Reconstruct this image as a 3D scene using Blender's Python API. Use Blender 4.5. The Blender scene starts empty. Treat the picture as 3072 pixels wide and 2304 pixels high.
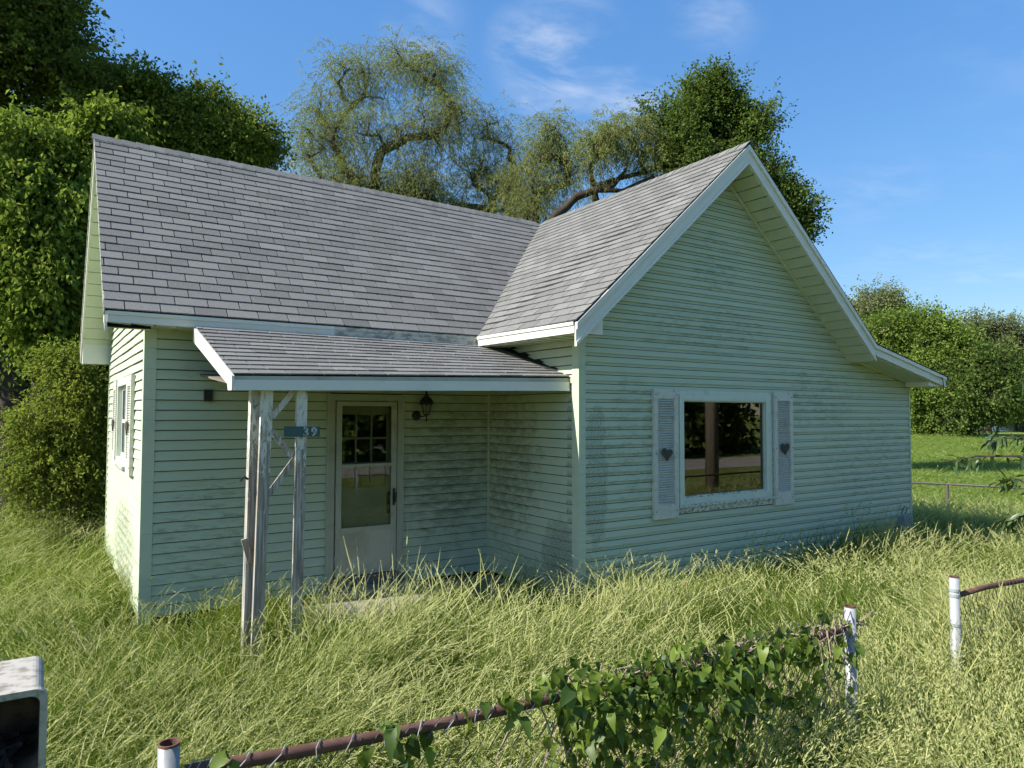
import bpy, math, random
import numpy as np
from mathutils import Vector, Matrix

random.seed(7)
RNG = np.random.default_rng(11)
S = bpy.context.scene
COL = S.collection
R = math.radians

# ------------------------------------------------------------------ camera
CAM = np.array([-4.8513, -7.8411, 1.9018])
YAW, PITCH, ROLL, FPX = .5862, .0417, .0026, 2127.57       # focal length in pixels of a 3072 wide frame
_cy, _sy, _cp, _sp = math.cos(YAW), math.sin(YAW), math.cos(PITCH), math.sin(PITCH)
FW = np.array([_sy*_cp, _cy*_cp, _sp]); RT = np.array([_cy, -_sy, 0.]); UP = np.cross(RT, FW)
_cr, _sr = math.cos(ROLL), math.sin(ROLL)
RT, UP = _cr*RT + _sr*UP, -_sr*RT + _cr*UP
cd = bpy.data.cameras.new('camera')
cd.sensor_width = 36; cd.lens = FPX/3072*36; cd.clip_start = .05; cd.clip_end = 2000
cam = bpy.data.objects.new('camera', cd); COL.objects.link(cam)
M = Matrix.Identity(4)
for i in range(3):
    M[i][0], M[i][1], M[i][2], M[i][3] = RT[i], UP[i], -FW[i], CAM[i]
cam.matrix_world = M
S.camera = cam

K = 3072/2212            # the photograph was measured on a 2212 wide view
def ray(u, v): return FW + RT*(u*K - 1536)/FPX - UP*(v*K - 1152)/FPX
def at_y(u, v, y): q = ray(u, v); return CAM + q*(y - CAM[1])/q[1]
def at_z(u, v, z): q = ray(u, v); return CAM + q*(z - CAM[2])/q[2]
def at_d(u, v, d): q = ray(u, v); return CAM + q*d/math.hypot(q[0], q[1])
def proj(P):
    v = np.asarray(P, float) - CAM; z = v @ FW
    return (1536 + FPX*(v @ RT)/z)/K, (1152 - FPX*(v @ UP)/z)/K, z

# ------------------------------------------------------------------ light
SUN = np.array([-1, .17, .90]); SUN /= np.linalg.norm(SUN)
sl = bpy.data.lights.new('sun', 'SUN'); sl.energy = 5.0; sl.angle = R(.53); sl.color = (1, .94, .84)
so = bpy.data.objects.new('sun', sl); COL.objects.link(so)
so.rotation_euler = Vector(SUN).to_track_quat('Z', 'Y').to_euler()
S.view_settings.view_transform = 'Standard'; S.view_settings.look = 'None'
S.view_settings.exposure = .82; S.view_settings.gamma = 1
w = bpy.data.worlds.new('World'); S.world = w; w.use_nodes = True
nt = w.node_tree; nt.nodes.clear()
cy_ = S.cycles
cy_.max_bounces = 5; cy_.diffuse_bounces = 3; cy_.glossy_bounces = 2; cy_.transmission_bounces = 3; cy_.transparent_max_bounces = 6
cy_.caustics_reflective = cy_.caustics_refractive = False
cy_.use_adaptive_sampling = True; cy_.adaptive_threshold = .03
def N(t, kind, **kw):
    n = t.nodes.new(kind)
    for k, v in kw.items():
        if k.startswith('i_'):
            n.inputs[int(k[2:])].default_value = v
        else: setattr(n, k, v)
    return n
def math_(t, op, a, b=None, c=None, clamp=False):
    n = N(t, 'ShaderNodeMath', operation=op, use_clamp=clamp)
    for i, x in enumerate((a, b, c)):
        if x is None: continue
        if isinstance(x, (int, float)): n.inputs[i].default_value = x
        else: t.links.new(x, n.inputs[i])
    return n.outputs[0]
def mixc(t, f, a, b, blend='MIX'):
    n = N(t, 'ShaderNodeMix', data_type='RGBA', blend_type=blend)
    for i, x in ((0, f), (6, a), (7, b)):
        if isinstance(x, (int, float)): n.inputs[i].default_value = x
        elif isinstance(x, (tuple, list)): n.inputs[i].default_value = (*x[:3], 1)
        else: t.links.new(x, n.inputs[i])
    return n.outputs[2]
def ramp(t, f, lo, hi, a=0., b=1.):
    n = N(t, 'ShaderNodeMapRange', interpolation_type='SMOOTHSTEP')
    t.links.new(f, n.inputs[0])
    for i, x in enumerate((lo, hi, a, b)): n.inputs[i+1].default_value = x
    return n.outputs[0]
def noise(t, vec, scale, detail=4, rough=.55, dist=0):
    n = N(t, 'ShaderNodeTexNoise'); n.inputs['Scale'].default_value = scale
    n.inputs['Detail'].default_value = detail; n.inputs['Roughness'].default_value = rough
    n.inputs['Distortion'].default_value = dist
    if vec is not None: t.links.new(vec, n.inputs['Vector'])
    return n.outputs[0]
def scaled(t, vec, sc, loc=(0, 0, 0)):
    n = N(t, 'ShaderNodeMapping'); n.inputs['Scale'].default_value = sc; n.inputs['Location'].default_value = loc
    t.links.new(vec, n.inputs['Vector']); return n.outputs[0]

sky = N(nt, 'ShaderNodeTexSky', sky_type='NISHITA', sun_disc=False, sun_elevation=math.asin(SUN[2]),
        sun_rotation=math.atan2(SUN[0], SUN[1]), altitude=200, air_density=1.0, dust_density=.4, ozone_density=2.0)
tc = N(nt, 'ShaderNodeTexCoord')
dirv = tc.outputs['Generated']
sep = N(nt, 'ShaderNodeSeparateXYZ'); nt.links.new(dirv, sep.inputs[0])
iz = math_(nt, 'DIVIDE', 1, math_(nt, 'MAXIMUM', sep.outputs[2], .06))
pl = N(nt, 'ShaderNodeVectorMath', operation='SCALE'); nt.links.new(dirv, pl.inputs[0]); nt.links.new(iz, pl.inputs[3])
wis = noise(nt, scaled(nt, pl.outputs[0], (1.7, 2.6, 0), (3.1, .4, 0)), 1.6, 5, .62, .35)
base_w = ramp(nt, noise(nt, scaled(nt, pl.outputs[0], (1, 1, 0), (7.3, 2.2, 0)), .55, 1, .5), .52, .75)
cm = math_(nt, 'MULTIPLY', base_w, .35)
for (u, v, rad, k) in ((1215, 125, .085, 1.), (1130, 100, .05, .8), (1345, 225, .07, .75), (1290, 120, .05, .8), (915, 55, .055, .5), (1545, 15, .06, .5), (1155, 215, .03, .6)):
    d = ray(u, v); d = d/np.linalg.norm(d)
    dn = N(nt, 'ShaderNodeVectorMath', operation='DISTANCE'); nt.links.new(dirv, dn.inputs[0]); dn.inputs[1].default_value = tuple(d)
    cm = math_(nt, 'MAXIMUM', cm, ramp(nt, dn.outputs['Value'], rad*1.25, rad*.15, 0, k))
cf = math_(nt, 'MULTIPLY', cm, ramp(nt, wis, .36, .74), clamp=True)
cf = math_(nt, 'MULTIPLY', cf, .62)
hsv = N(nt, 'ShaderNodeHueSaturation'); hsv.inputs['Saturation'].default_value = 1.24
# a phone camera compresses the bright band near the horizon: one even tone curve for the whole sky
bw = N(nt, 'ShaderNodeRGBToBW'); nt.links.new(sky.outputs[0], bw.inputs[0])
tone = math_(nt, 'MULTIPLY', math_(nt, 'POWER', math_(nt, 'MAXIMUM', bw.outputs[0], .05), -.46), 1.3)
tv = N(nt, 'ShaderNodeVectorMath', operation='SCALE'); nt.links.new(sky.outputs[0], tv.inputs[0]); nt.links.new(tone, tv.inputs[3])
nt.links.new(tv.outputs[0], hsv.inputs['Color'])
skc = mixc(nt, cf, hsv.outputs[0], (3.6, 3.9, 4.4))
bg = N(nt, 'ShaderNodeBackground'); bg.inputs[1].default_value = .135
nt.links.new(skc, bg.inputs[0])
wo = N(nt, 'ShaderNodeOutputWorld'); nt.links.new(bg.outputs[0], wo.inputs[0])
w.cycles.sampling_method = 'NONE'

# ------------------------------------------------------------------ materials
def mat(name):
    m = bpy.data.materials.new(name); m.use_nodes = True
    t = m.node_tree; t.nodes.clear()
    out = N(t, 'ShaderNodeOutputMaterial')
    b = N(t, 'ShaderNodeBsdfPrincipled'); t.links.new(b.outputs[0], out.inputs[0])
    return m, t, b, out
def pos(t): return N(t, 'ShaderNodeNewGeometry').outputs['Position']
def setc(t, sock, x):
    if isinstance(x, (tuple, list)): sock.default_value = (*x[:3], 1)
    elif isinstance(x, (int, float)): sock.default_value = x
    else: t.links.new(x, sock)
def bump(t, b, h, strength=.4, dist=.01):
    n = N(t, 'ShaderNodeBump'); n.inputs['Strength'].default_value = strength; n.inputs['Distance'].default_value = dist
    t.links.new(h, n.inputs['Height']); t.links.new(n.outputs[0], b.inputs['Normal'])
def dirty(name, col, dark, scale=6, lo=.5, hi=.75, rough=.6, amt=1., spec=.4, stretch=(1, 1, 1), bmp=0):
    m, t, b, o = mat(name); p = pos(t)
    f = ramp(t, noise(t, scaled(t, p, stretch), scale, 6, .65), lo, hi, 0, amt)
    setc(t, b.inputs['Base Color'], mixc(t, f, col, dark)); b.inputs['Roughness'].default_value = rough
    b.inputs['Specular IOR Level'].default_value = spec
    if bmp: bump(t, b, noise(t, p, 60, 3), bmp, .004)
    return m

def siding_mat():
    m, t, b, o = mat('siding'); p = pos(t)
    sx = N(t, 'ShaderNodeSeparateXYZ'); t.links.new(p, sx.inputs[0]); X, Y, Z = sx.outputs
    al = math_(t, 'ADD', X, math_(t, 'MULTIPLY', Y, 1.31))
    cv = N(t, 'ShaderNodeCombineXYZ'); t.links.new(al, cv.inputs[0]); t.links.new(Z, cv.inputs[2]); v = cv.outputs[0]
    base = mixc(t, noise(t, scaled(t, v, (.6, 1, .8)), 1.6, 4), (.51, .57, .41), (.45, .54, .40))
    base = mixc(t, ramp(t, noise(t, scaled(t, v, (1.2, 1, 9.84)), 1.3, 1), .35, .65, 0, .35), base, (.54, .585, .41))
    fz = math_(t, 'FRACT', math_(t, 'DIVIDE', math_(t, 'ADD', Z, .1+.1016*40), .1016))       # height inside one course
    lowb = ramp(t, fz, .8, .1)
    bi = math_(t, 'FLOOR', math_(t, 'DIVIDE', math_(t, 'ADD', Z, .1+.1016*40), .1016))          # which course
    cb = N(t, 'ShaderNodeCombineXYZ'); t.links.new(math_(t, 'MULTIPLY', al, 4.2), cb.inputs[0]); t.links.new(math_(t, 'MULTIPLY', bi, 3.71), cb.inputs[1]); t.links.new(math_(t, 'MULTIPLY', fz, 1.5), cb.inputs[2])
    streak = noise(t, cb.outputs[0], 1.5, 7, .74)
    fine = noise(t, scaled(t, v, (26, 1, 60)), 2.0, 5, .7)
    wob_ = math_(t, 'MULTIPLY', math_(t, 'SUBTRACT', noise(t, scaled(t, v, (2.2, 1, 3)), 2.2, 4), .5), 2.2)
    def blob(cx, cyy, cz, rx, ry, rz, soft=.6):
        q = [math_(t, 'POWER', math_(t, 'DIVIDE', math_(t, 'SUBTRACT', a, c), r_), 2) for a, c, r_ in ((X, cx, rx), (Y, cyy, ry), (Z, cz, rz))]
        d = math_(t, 'ADD', math_(t, 'ADD', q[0], q[1]), q[2])
        d = math_(t, 'ADD', d, wob_)
        return ramp(t, d, 1.15, 1.15-soft, 0, 1)
    # faint mildew everywhere, in patches
    patch = ramp(t, noise(t, scaled(t, v, (.55, 1, .9)), 1.15, 4, .6), .46, .66)
    f = math_(t, 'MULTIPLY', math_(t, 'MULTIPLY', patch, ramp(t, streak, .48, .64)), math_(t, 'ADD', math_(t, 'MULTIPLY', lowb, .65), .15), clamp=True)
    c = mixc(t, math_(t, 'MULTIPLY', f, .5), base, (.17, .22, .15))
    # mildew patches with a place of their own
    green = blob(-3.35, 0, .68, .52, 3, .62)
    for a in ((-3.1, 0, 1.0, .35, 3, .25), (5.6, -1.85, 1.25, 1.3, .5, .6), (4.4, -1.85, 2.1, .9, .5, .45), (2.0, -1.85, 2.95, 1.2, .5, .35), (.75, -1.85, 1.6, .45, .5, .8), (2.2, -1.85, 3.8, .5, .5, .4)):
        green = math_(t, 'MAXIMUM', green, blob(*a))
    f2 = math_(t, 'MULTIPLY', math_(t, 'MULTIPLY', green, ramp(t, streak, .44, .62)), math_(t, 'ADD', math_(t, 'MULTIPLY', lowb, .6), .4), clamp=True)
    c = mixc(t, math_(t, 'MULTIPLY', f2, .55), c, (.19, .22, .13))
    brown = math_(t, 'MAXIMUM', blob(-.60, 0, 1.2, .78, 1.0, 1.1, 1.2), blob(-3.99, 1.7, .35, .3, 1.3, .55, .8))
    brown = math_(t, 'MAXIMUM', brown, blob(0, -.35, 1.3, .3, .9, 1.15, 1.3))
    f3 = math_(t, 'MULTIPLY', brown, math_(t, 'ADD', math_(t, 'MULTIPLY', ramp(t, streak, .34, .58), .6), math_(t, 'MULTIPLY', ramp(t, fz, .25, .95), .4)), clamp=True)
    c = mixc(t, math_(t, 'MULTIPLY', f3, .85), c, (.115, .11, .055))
    blk = math_(t, 'MAXIMUM', blob(0, -1.52, .33, .2, .34, .42, .8), math_(t, 'MULTIPLY', blob(0, -1.72, 1.2, .2, .07, 1.0, .4), lowb))
    blk = math_(t, 'MAXIMUM', blk, math_(t, 'MULTIPLY', blob(.22, -1.85, 1.2, .17, .3, .8, .4), .7))
    f4 = math_(t, 'MULTIPLY', blk, ramp(t, fine, .44, .58), clamp=True)
    c = mixc(t, math_(t, 'MULTIPLY', f4, .85), c, (.035, .042, .03))
    c = mixc(t, ramp(t, fz, .875, .93, 0, .9), c, (.05, .062, .04))                            # shadow of the lap edge, painted as a dark line together with lap dirt
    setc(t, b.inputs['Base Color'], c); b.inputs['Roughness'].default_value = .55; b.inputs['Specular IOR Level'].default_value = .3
    return m
MT = {}
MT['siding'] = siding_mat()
MT['trim'] = dirty('trim_green', (.51, .59, .44), (.38, .45, .34), 3, .45, .8, .5, .6)
MT['white'] = dirty('white_metal', (.70, .70, .62), (.45, .46, .40), 5, .55, .85, .42, .5, stretch=(1, 1, 2))
MT['fascia_old'] = dirty('fascia_weathered', (.55, .56, .50), (.17, .17, .14), 7, .42, .62, .5, .75, stretch=(1.4, 1, 3))
MT['soffit'] = dirty('soffit_vinyl', (.58, .63, .49), (.42, .46, .35), 4, .5, .8, .5, .5)
MT['window_frame'] = dirty('window_frame', (.60, .66, .56), (.30, .33, .27), 9, .52, .75, .45, .5)
MT['shutter'] = dirty('shutter_plastic', (.60, .61, .53), (.33, .33, .28), 14, .48, .72, .5, .65)
MT['sill'] = dirty('sill_mildew', (.58, .63, .55), (.10, .10, .11), 22, .48, .62, .5, .85, stretch=(1, 1, 1.6))
MT['door_metal'] = dirty('door_metal', (.40, .42, .33), (.25, .25, .18), 5, .45, .75, .45, .6)
MT['door_panel'] = dirty('door_panel', (.46, .46, .36), (.30, .29, .20), 3, .42, .7, .5, .7)
MT['inner_door'] = dirty('inner_door', (.46, .46, .30), (.36, .36, .24), 4, .45, .8, .5, .5)
MT['black'] = dirty('black_iron', (.02, .022, .02), (.05, .05, .045), 30, .5, .8, .45, .6)
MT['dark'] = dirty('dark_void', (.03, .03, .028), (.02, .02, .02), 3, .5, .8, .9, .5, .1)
MT['deck'] = dirty('roof_underlay', (.030, .031, .033), (.02, .02, .02), 8, .5, .8, .9, .6, .1)
MT['concrete'] = dirty('concrete', (.30, .28, .24), (.16, .15, .12), 4, .4, .7, .9, .8, .2)
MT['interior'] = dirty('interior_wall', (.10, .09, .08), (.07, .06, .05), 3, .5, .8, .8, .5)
MT['curtain'] = dirty('curtain', (.72, .72, .70), (.60, .60, .58), 3, .5, .8, .8, .5, stretch=(8, 8, .3))
MT['galv'] = dirty('galvanised_steel', (.34, .36, .375), (.17, .165, .165), 9, .45, .72, .42, .8, .5, (1, 1, .35))
MT['rust'] = dirty('rusty_steel', (.115, .058, .042), (.19, .10, .07), 14, .42, .7, .75, .8, .3)
MT['wire'] = dirty('wire', (.10, .09, .085), (.06, .04, .033), 20, .4, .7, .5, .8, .4)
MT['bark'] = dirty('bark', (.075, .062, .048), (.035, .028, .022), 7, .4, .65, .95, .9, .1, (1, 1, .3))
MT['bark_grey'] = dirty('bark_grey', (.12, .11, .09), (.05, .045, .035), 6, .4, .65, .95, .9, .1, (1, 1, .3))
MT['pole_wood'] = dirty('pole_wood', (.34, .27, .20), (.19, .15, .115), 8, .4, .7, .9, .8, .2, (3, 3, .2))
MT['plastic_old'] = dirty('weathered_plastic', (.42, .395, .345), (.18, .16, .13), 34, .45, .68, .7, .85, .2, (1, 1, 1))
MT['plastic_in'] = dirty('box_inside', (.20, .15, .10), (.07, .05, .035), 14, .38, .62, .8, .95, .15)
MT['white_paint'] = dirty('white_paint', (.80, .80, .78), (.62, .62, .60), 2, .5, .8, .6, .5)
MT['grey_box'] = dirty('grey_plastic', (.30, .33, .34), (.20, .22, .22), 10, .5, .8, .5, .6)
MT['teal'] = dirty('teal_board', (.045, .105, .11), (.075, .12, .12), 22, .42, .7, .7, .8, .25, (.3, 1, 3))
MT['digit'] = dirty('digit_metal', (.46, .50, .49), (.13, .14, .13), 60, .46, .6, .5, .9)
MT['heart'] = dirty('heart_wood', (.10, .092, .075), (.045, .04, .034), 25, .4, .65, .85, .8, .2, (3, 3, .5))
MT['gravel'] = dirty('gravel', (.36, .33, .28), (.22, .20, .17), 3, .4, .65, .95, .8, .1)
MT['asphalt'] = dirty('asphalt', (.12, .115, .105), (.07, .068, .065), 9, .4, .65, .95, .8, .15)
MT['far_roof'] = dirty('far_roof', (.14, .14, .145), (.10, .10, .10), 3, .4, .65, .9, .8, .15)

def wood_mat():
    m, t, b, o = mat('peeling_wood'); p = pos(t)
    sx = N(t, 'ShaderNodeSeparateXYZ'); t.links.new(p, sx.inputs[0])
    grain = noise(t, scaled(t, p, (30, 30, 1.2)), 2, 5, .6)
    wood = mixc(t, ramp(t, grain, .3, .7), (.15, .14, .12), (.52, .49, .44))
    wood = mixc(t, ramp(t, noise(t, scaled(t, p, (3, 3, .6)), 2.4, 3), .45, .65), wood, (.30, .26, .20))
    pn = noise(t, scaled(t, p, (22, 22, 7)), 1.7, 7, .72, .5)
    thr = ramp(t, sx.outputs[2], 1.0, 2.1, .16, -.06)
    f = ramp(t, math_(t, 'SUBTRACT', pn, thr), .46, .50)
    setc(t, b.inputs['Base Color'], mixc(t, f, wood, (.60, .60, .52))); b.inputs['Roughness'].default_value = .85
    b.inputs['Specular IOR Level'].default_value = .2
    bump(t, b, math_(t, 'ADD', math_(t, 'MULTIPLY', f, .6), math_(t, 'MULTIPLY', grain, .6)), .5, .006)
    return m
MT['wood'] = wood_mat()
def graywood_mat():
    m, t, b, o = mat('grey_wood'); p = pos(t)
    grain = noise(t, scaled(t, p, (40, 40, 2)), 2, 5, .6)
    setc(t, b.inputs['Base Color'], mixc(t, ramp(t, grain, .3, .7), (.10, .085, .07), (.26, .235, .20))); b.inputs['Roughness'].default_value = .9
    bump(t, b, grain, .5, .006); return m
MT['grey_wood'] = graywood_mat()
def shingle_mat():
    m, t, b, o = mat('asphalt_shingle'); p = pos(t)
    a = N(t, 'ShaderNodeAttribute', attribute_name='tint').outputs['Fac']
    g = noise(t, p, 160, 2, .8)
    c = mixc(t, a, (.112, .112, .106), (.205, .205, .194))
    c = mixc(t, ramp(t, g, .46, .66, 0, .5), c, (.33, .33, .315))
    c = mixc(t, ramp(t, g, .48, .30, 0, .6), c, (.04, .041, .043))
    c = mixc(t, ramp(t, noise(t, p, 1.3, 4), .45, .75, 0, .35), c, (.17, .17, .165))
    setc(t, b.inputs['Base Color'], c); b.inputs['Roughness'].default_value = .92; b.inputs['Specular IOR Level'].default_value = .2
    bump(t, b, g, .5, .004); return m
MT['shingle'] = shingle_mat()
def glass_mat(name, refl=2.2, tint=(1, 1, 1)):
    m = bpy.data.materials.new(name); m.use_nodes = True; t = m.node_tree; t.nodes.clear()
    o = N(t, 'ShaderNodeOutputMaterial'); tr = N(t, 'ShaderNodeBsdfTransparent'); gl = N(t, 'ShaderNodeBsdfGlossy')
    tr.inputs[0].default_value = (*tint, 1); gl.inputs['Roughness'].default_value = .004
    fr = N(t, 'ShaderNodeFresnel'); fr.inputs[0].default_value = 1.5
    mx = N(t, 'ShaderNodeMixShader'); t.links.new(math_(t, 'MULTIPLY', fr.outputs[0], refl, clamp=True), mx.inputs[0])
    t.links.new(tr.outputs[0], mx.inputs[1]); t.links.new(gl.outputs[0], mx.inputs[2]); t.links.new(mx.outputs[0], o.inputs[0])
    return m
MT['glass'] = glass_mat('window_glass', 2.6, (.55, .6, .58))
MT['storm_glass'] = glass_mat('storm_glass', .9, (.82, .85, .83))
def leaf_mat(name, lo, hi, trans=.45, rnd=True, gloss=.06, tint=None):
    m = bpy.data.materials.new(name); m.use_nodes = True; t = m.node_tree; t.nodes.clear()
    o = N(t, 'ShaderNodeOutputMaterial')
    a = N(t, 'ShaderNodeAttribute', attribute_name='rnd').outputs['Fac']
    c = mixc(t, a, lo, hi)
    if tint:                                     # variation from one clump to the next
        oi = N(t, 'ShaderNodeObjectInfo')
        c = mixc(t, math_(t, 'MULTIPLY', oi.outputs['Random'], .55), c, tint)
    d = N(t, 'ShaderNodeBsdfDiffuse'); tr = N(t, 'ShaderNodeBsdfTranslucent'); g = N(t, 'ShaderNodeBsdfGlossy')
    g.inputs['Roughness'].default_value = .45; g.inputs[0].default_value = (.9, .95, .9, 1)
    t.links.new(c, d.inputs[0]); t.links.new(mixc(t, .35, c, (.22, .30, .02), 'MIX'), tr.inputs[0])
    m1 = N(t, 'ShaderNodeMixShader'); m1.inputs[0].default_value = trans
    t.links.new(d.outputs[0], m1.inputs[1]); t.links.new(tr.outputs[0], m1.inputs[2])
    if not gloss:
        t.links.new(m1.outputs[0], o.inputs[0]); return m
    m2 = N(t, 'ShaderNodeMixShader'); m2.inputs[0].default_value = gloss
    t.links.new(m1.outputs[0], m2.inputs[1]); t.links.new(g.outputs[0], m2.inputs[2])
    t.links.new(m2.outputs[0], o.inputs[0]); return m
MT['leaf_maple'] = leaf_mat('leaf_maple', (0.09, 0.15, 0.02), (0.3, 0.39, 0.07), .45, gloss=.0)
MT['leaf_oldmaple'] = leaf_mat('leaf_oldmaple', (0.065, 0.1, 0.022), (0.21, 0.26, 0.055), .42, gloss=.0)
MT['leaf_willow'] = leaf_mat('leaf_willow', (0.19, 0.23, 0.075), (0.38, 0.41, 0.14), .5, gloss=.0)
MT['leaf_dark'] = leaf_mat('leaf_dark', (0.045, 0.085, 0.022), (0.16, 0.23, 0.055), .38, gloss=.0)
MT['leaf_far'] = leaf_mat('leaf_far', (0.08, 0.14, 0.028), (0.26, 0.35, 0.065), .4, gloss=.0)
MT['leaf_pale'] = leaf_mat('leaf_pale', (.13, .16, .075), (.26, .29, .13), .4, gloss=.0)
MT['leaf_shrub'] = leaf_mat('leaf_shrub', (0.09, 0.14, 0.022), (0.32, 0.38, 0.07), .45, gloss=.0)
MT['leaf_vine'] = leaf_mat('leaf_vine', (.035, .075, .012), (.19, .27, .04), .4, gloss=.02)
MT['leaf_peach'] = leaf_mat('leaf_peach', (.03, .065, .02), (.10, .16, .05), .3, gloss=.05)
MT['grass'] = leaf_mat('grass_blade', (.07, .13, .018), (.22, .31, .055), .5, tint=(.17, .22, .05), gloss=.0)
MT['grass_head'] = leaf_mat('grass_head', (.36, .40, .13), (.66, .65, .31), .45, tint=(.55, .55, .25), gloss=.0)
MT['lawn'] = leaf_mat('lawn_blade', (.10, .18, .02), (.26, .34, .06), .45, tint=(.24, .32, .06), gloss=.04)

def ground_mat():
    m, t, b, o = mat('ground_grass'); p = pos(t)
    c = mixc(t, ramp(t, noise(t, p, .5, 5, .6), .35, .65), (.14, .20, .03), (.22, .27, .055))
    c = mixc(t, ramp(t, noise(t, p, 9, 5, .75), .42, .7, 0, .7), c, (.07, .115, .016))
    c = mixc(t, ramp(t, noise(t, scaled(t, p, (.05, .25, 1)), 1, 3, .6), .45, .6, 0, .45), c, (.28, .31, .08))
    setc(t, b.inputs['Base Color'], c); b.inputs['Roughness'].default_value = .95; b.inputs['Specular IOR Level'].default_value = .1
    bump(t, b, noise(t, p, 14, 5, .8), 1, .08); return m
MT['ground'] = ground_mat()
MT['soil'] = dirty('soil', (.05, .055, .02), (.09, .085, .04), 6, .4, .65, .95, .8, .1)

# ------------------------------------------------------------------ mesh helpers
class MB:
    def __init__(s): s.v = []; s.f = []; s.a = []
    def add(s, vs, fs, a=None):
        o = len(s.v); s.v += [tuple(map(float, q)) for q in vs]
        s.f += [tuple(i+o for i in q) for q in fs]
        s.a += [random.random() if a is None else a]*len(fs)
    def box(s, x0, x1, y0, y1, z0, z1, a=None):
        s.add([(x0,y0,z0),(x1,y0,z0),(x1,y1,z0),(x0,y1,z0),(x0,y0,z1),(x1,y0,z1),(x1,y1,z1),(x0,y1,z1)],
              [(0,3,2,1),(4,5,6,7),(0,1,5,4),(1,2,6,5),(2,3,7,6),(3,0,4,7)], a)
    def bar(s, p, q, wx, wy, side=(1, 0, 0), a=None):
        p, q = np.array(p, float), np.array(q, float); d = q-p; d /= np.linalg.norm(d)
        x = np.array(side, float); x -= d*(x @ d); x /= np.linalg.norm(x); y = np.cross(d, x)
        vs = [c + x*wx/2*i + y*wy/2*j for c in (p, q) for i, j in ((-1,-1),(1,-1),(1,1),(-1,1))]
        s.add(vs, [(0,3,2,1),(4,5,6,7),(0,1,5,4),(1,2,6,5),(2,3,7,6),(3,0,4,7)], a)
    def prism(s, poly, off, a=None):
        poly = [np.array(q, float) for q in poly]; n = len(poly)
        off = [np.array(off, float)]*n if np.ndim(off) == 1 else off
        vs = poly + [q+o for q, o in zip(poly, off)]
        s.add(vs, [tuple(range(n))[::-1], tuple(range(n, 2*n))] + [(i, (i+1) % n, n+(i+1) % n, n+i) for i in range(n)], a)
    def tube(s, pts, rad, n=6, cap=True, a=None):
        pts = [np.array(q, float) for q in pts]; vs = []
        ref = np.array([.31, .87, .38])
        for i, q in enumerate(pts):
            d = pts[min(i+1, len(pts)-1)] - pts[max(i-1, 0)]; d = d/(np.linalg.norm(d)+1e-9)
            x = np.cross(d, ref); x /= (np.linalg.norm(x)+1e-9); y = np.cross(d, x)
            r_ = rad[i] if hasattr(rad, '__len__') else rad
            vs += [q + r_*(math.cos(k*2*math.pi/n)*x + math.sin(k*2*math.pi/n)*y) for k in range(n)]
        fs = [(i*n+k, i*n+(k+1) % n, (i+1)*n+(k+1) % n, (i+1)*n+k) for i in range(len(pts)-1) for k in range(n)]
        if cap: fs += [tuple(range(n))[::-1], tuple(range((len(pts)-1)*n, len(pts)*n))]
        s.add(vs, fs, a)
    def lathe(s, c, prof, n=12, a=None):
        vs = [(c[0]+r_*math.cos(k*2*math.pi/n), c[1]+r_*math.sin(k*2*math.pi/n), c[2]+z) for r_, z in prof for k in range(n)]
        m = len(prof)
        s.add(vs, [(i*n+k, i*n+(k+1) % n, (i+1)*n+(k+1) % n, (i+1)*n+k) for i in range(m-1) for k in range(n)]
              + [tuple(range(n))[::-1], tuple(range((m-1)*n, m*n))], a)
    def build(s, name, m, parent=None, smooth=False, attr=None):
        me = bpy.data.meshes.new(name); me.from_pydata(s.v, [], s.f)
        if attr:
            at = me.attributes.new(attr, 'FLOAT', 'FACE'); at.data.foreach_set('value', np.array(s.a, np.float32))
        me.materials.append(MT[m])
        if smooth: me.polygons.foreach_set('use_smooth', [True]*len(me.polygons))
        me.update()
        return link(name, me, parent)
def link(name, data, parent=None):
    o = bpy.data.objects.new(name, data); COL.objects.link(o)
    if parent is not None: o.parent = parent
    return o
def tag(o, label=None, cat=None, group=None, kind=None):
    for k, v in (('label', label), ('category', cat), ('group', group), ('kind', kind)):
        if v: o[k] = v
    return o
def thing(name, label, cat, loc=(0, 0, 0), group=None):
    o = link(name, None); o.location = loc; return tag(o, label, cat, group)
def put(parent):          # children are given in world coordinates: undo the parent's offset
    o = parent
    while o.parent: o = o.parent
    for c in list(o.children): c.location = c.location - o.location
def part(name, m, parent, fn, smooth=False, label=None):
    b = MB(); fn(b); o = b.build(name, m, parent, smooth)
    if label: o['label'] = label
    return o
def raw_mesh(name, v, f, rnd, m, parent=None, smooth=False):
    """fast quad mesh from numpy arrays, a random value for each face"""
    me = bpy.data.meshes.new(name); nv, nf = len(v), len(f); k = f.shape[1]
    me.vertices.add(nv); me.vertices.foreach_set('co', np.ascontiguousarray(v, np.float32).ravel())
    me.loops.add(nf*k); me.loops.foreach_set('vertex_index', np.ascontiguousarray(f, np.int32).ravel())
    me.polygons.add(nf); me.polygons.foreach_set('loop_start', np.arange(0, nf*k, k, dtype=np.int32))
    at = me.attributes.new('rnd', 'FLOAT', 'FACE'); at.data.foreach_set('value', np.ascontiguousarray(rnd, np.float32))
    me.materials.append(MT[m]); me.update(calc_edges=True)
    return link(name, me, parent) if parent is not False else me
def nrm(a): return a/(np.linalg.norm(a, axis=-1, keepdims=True)+1e-9)

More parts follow.
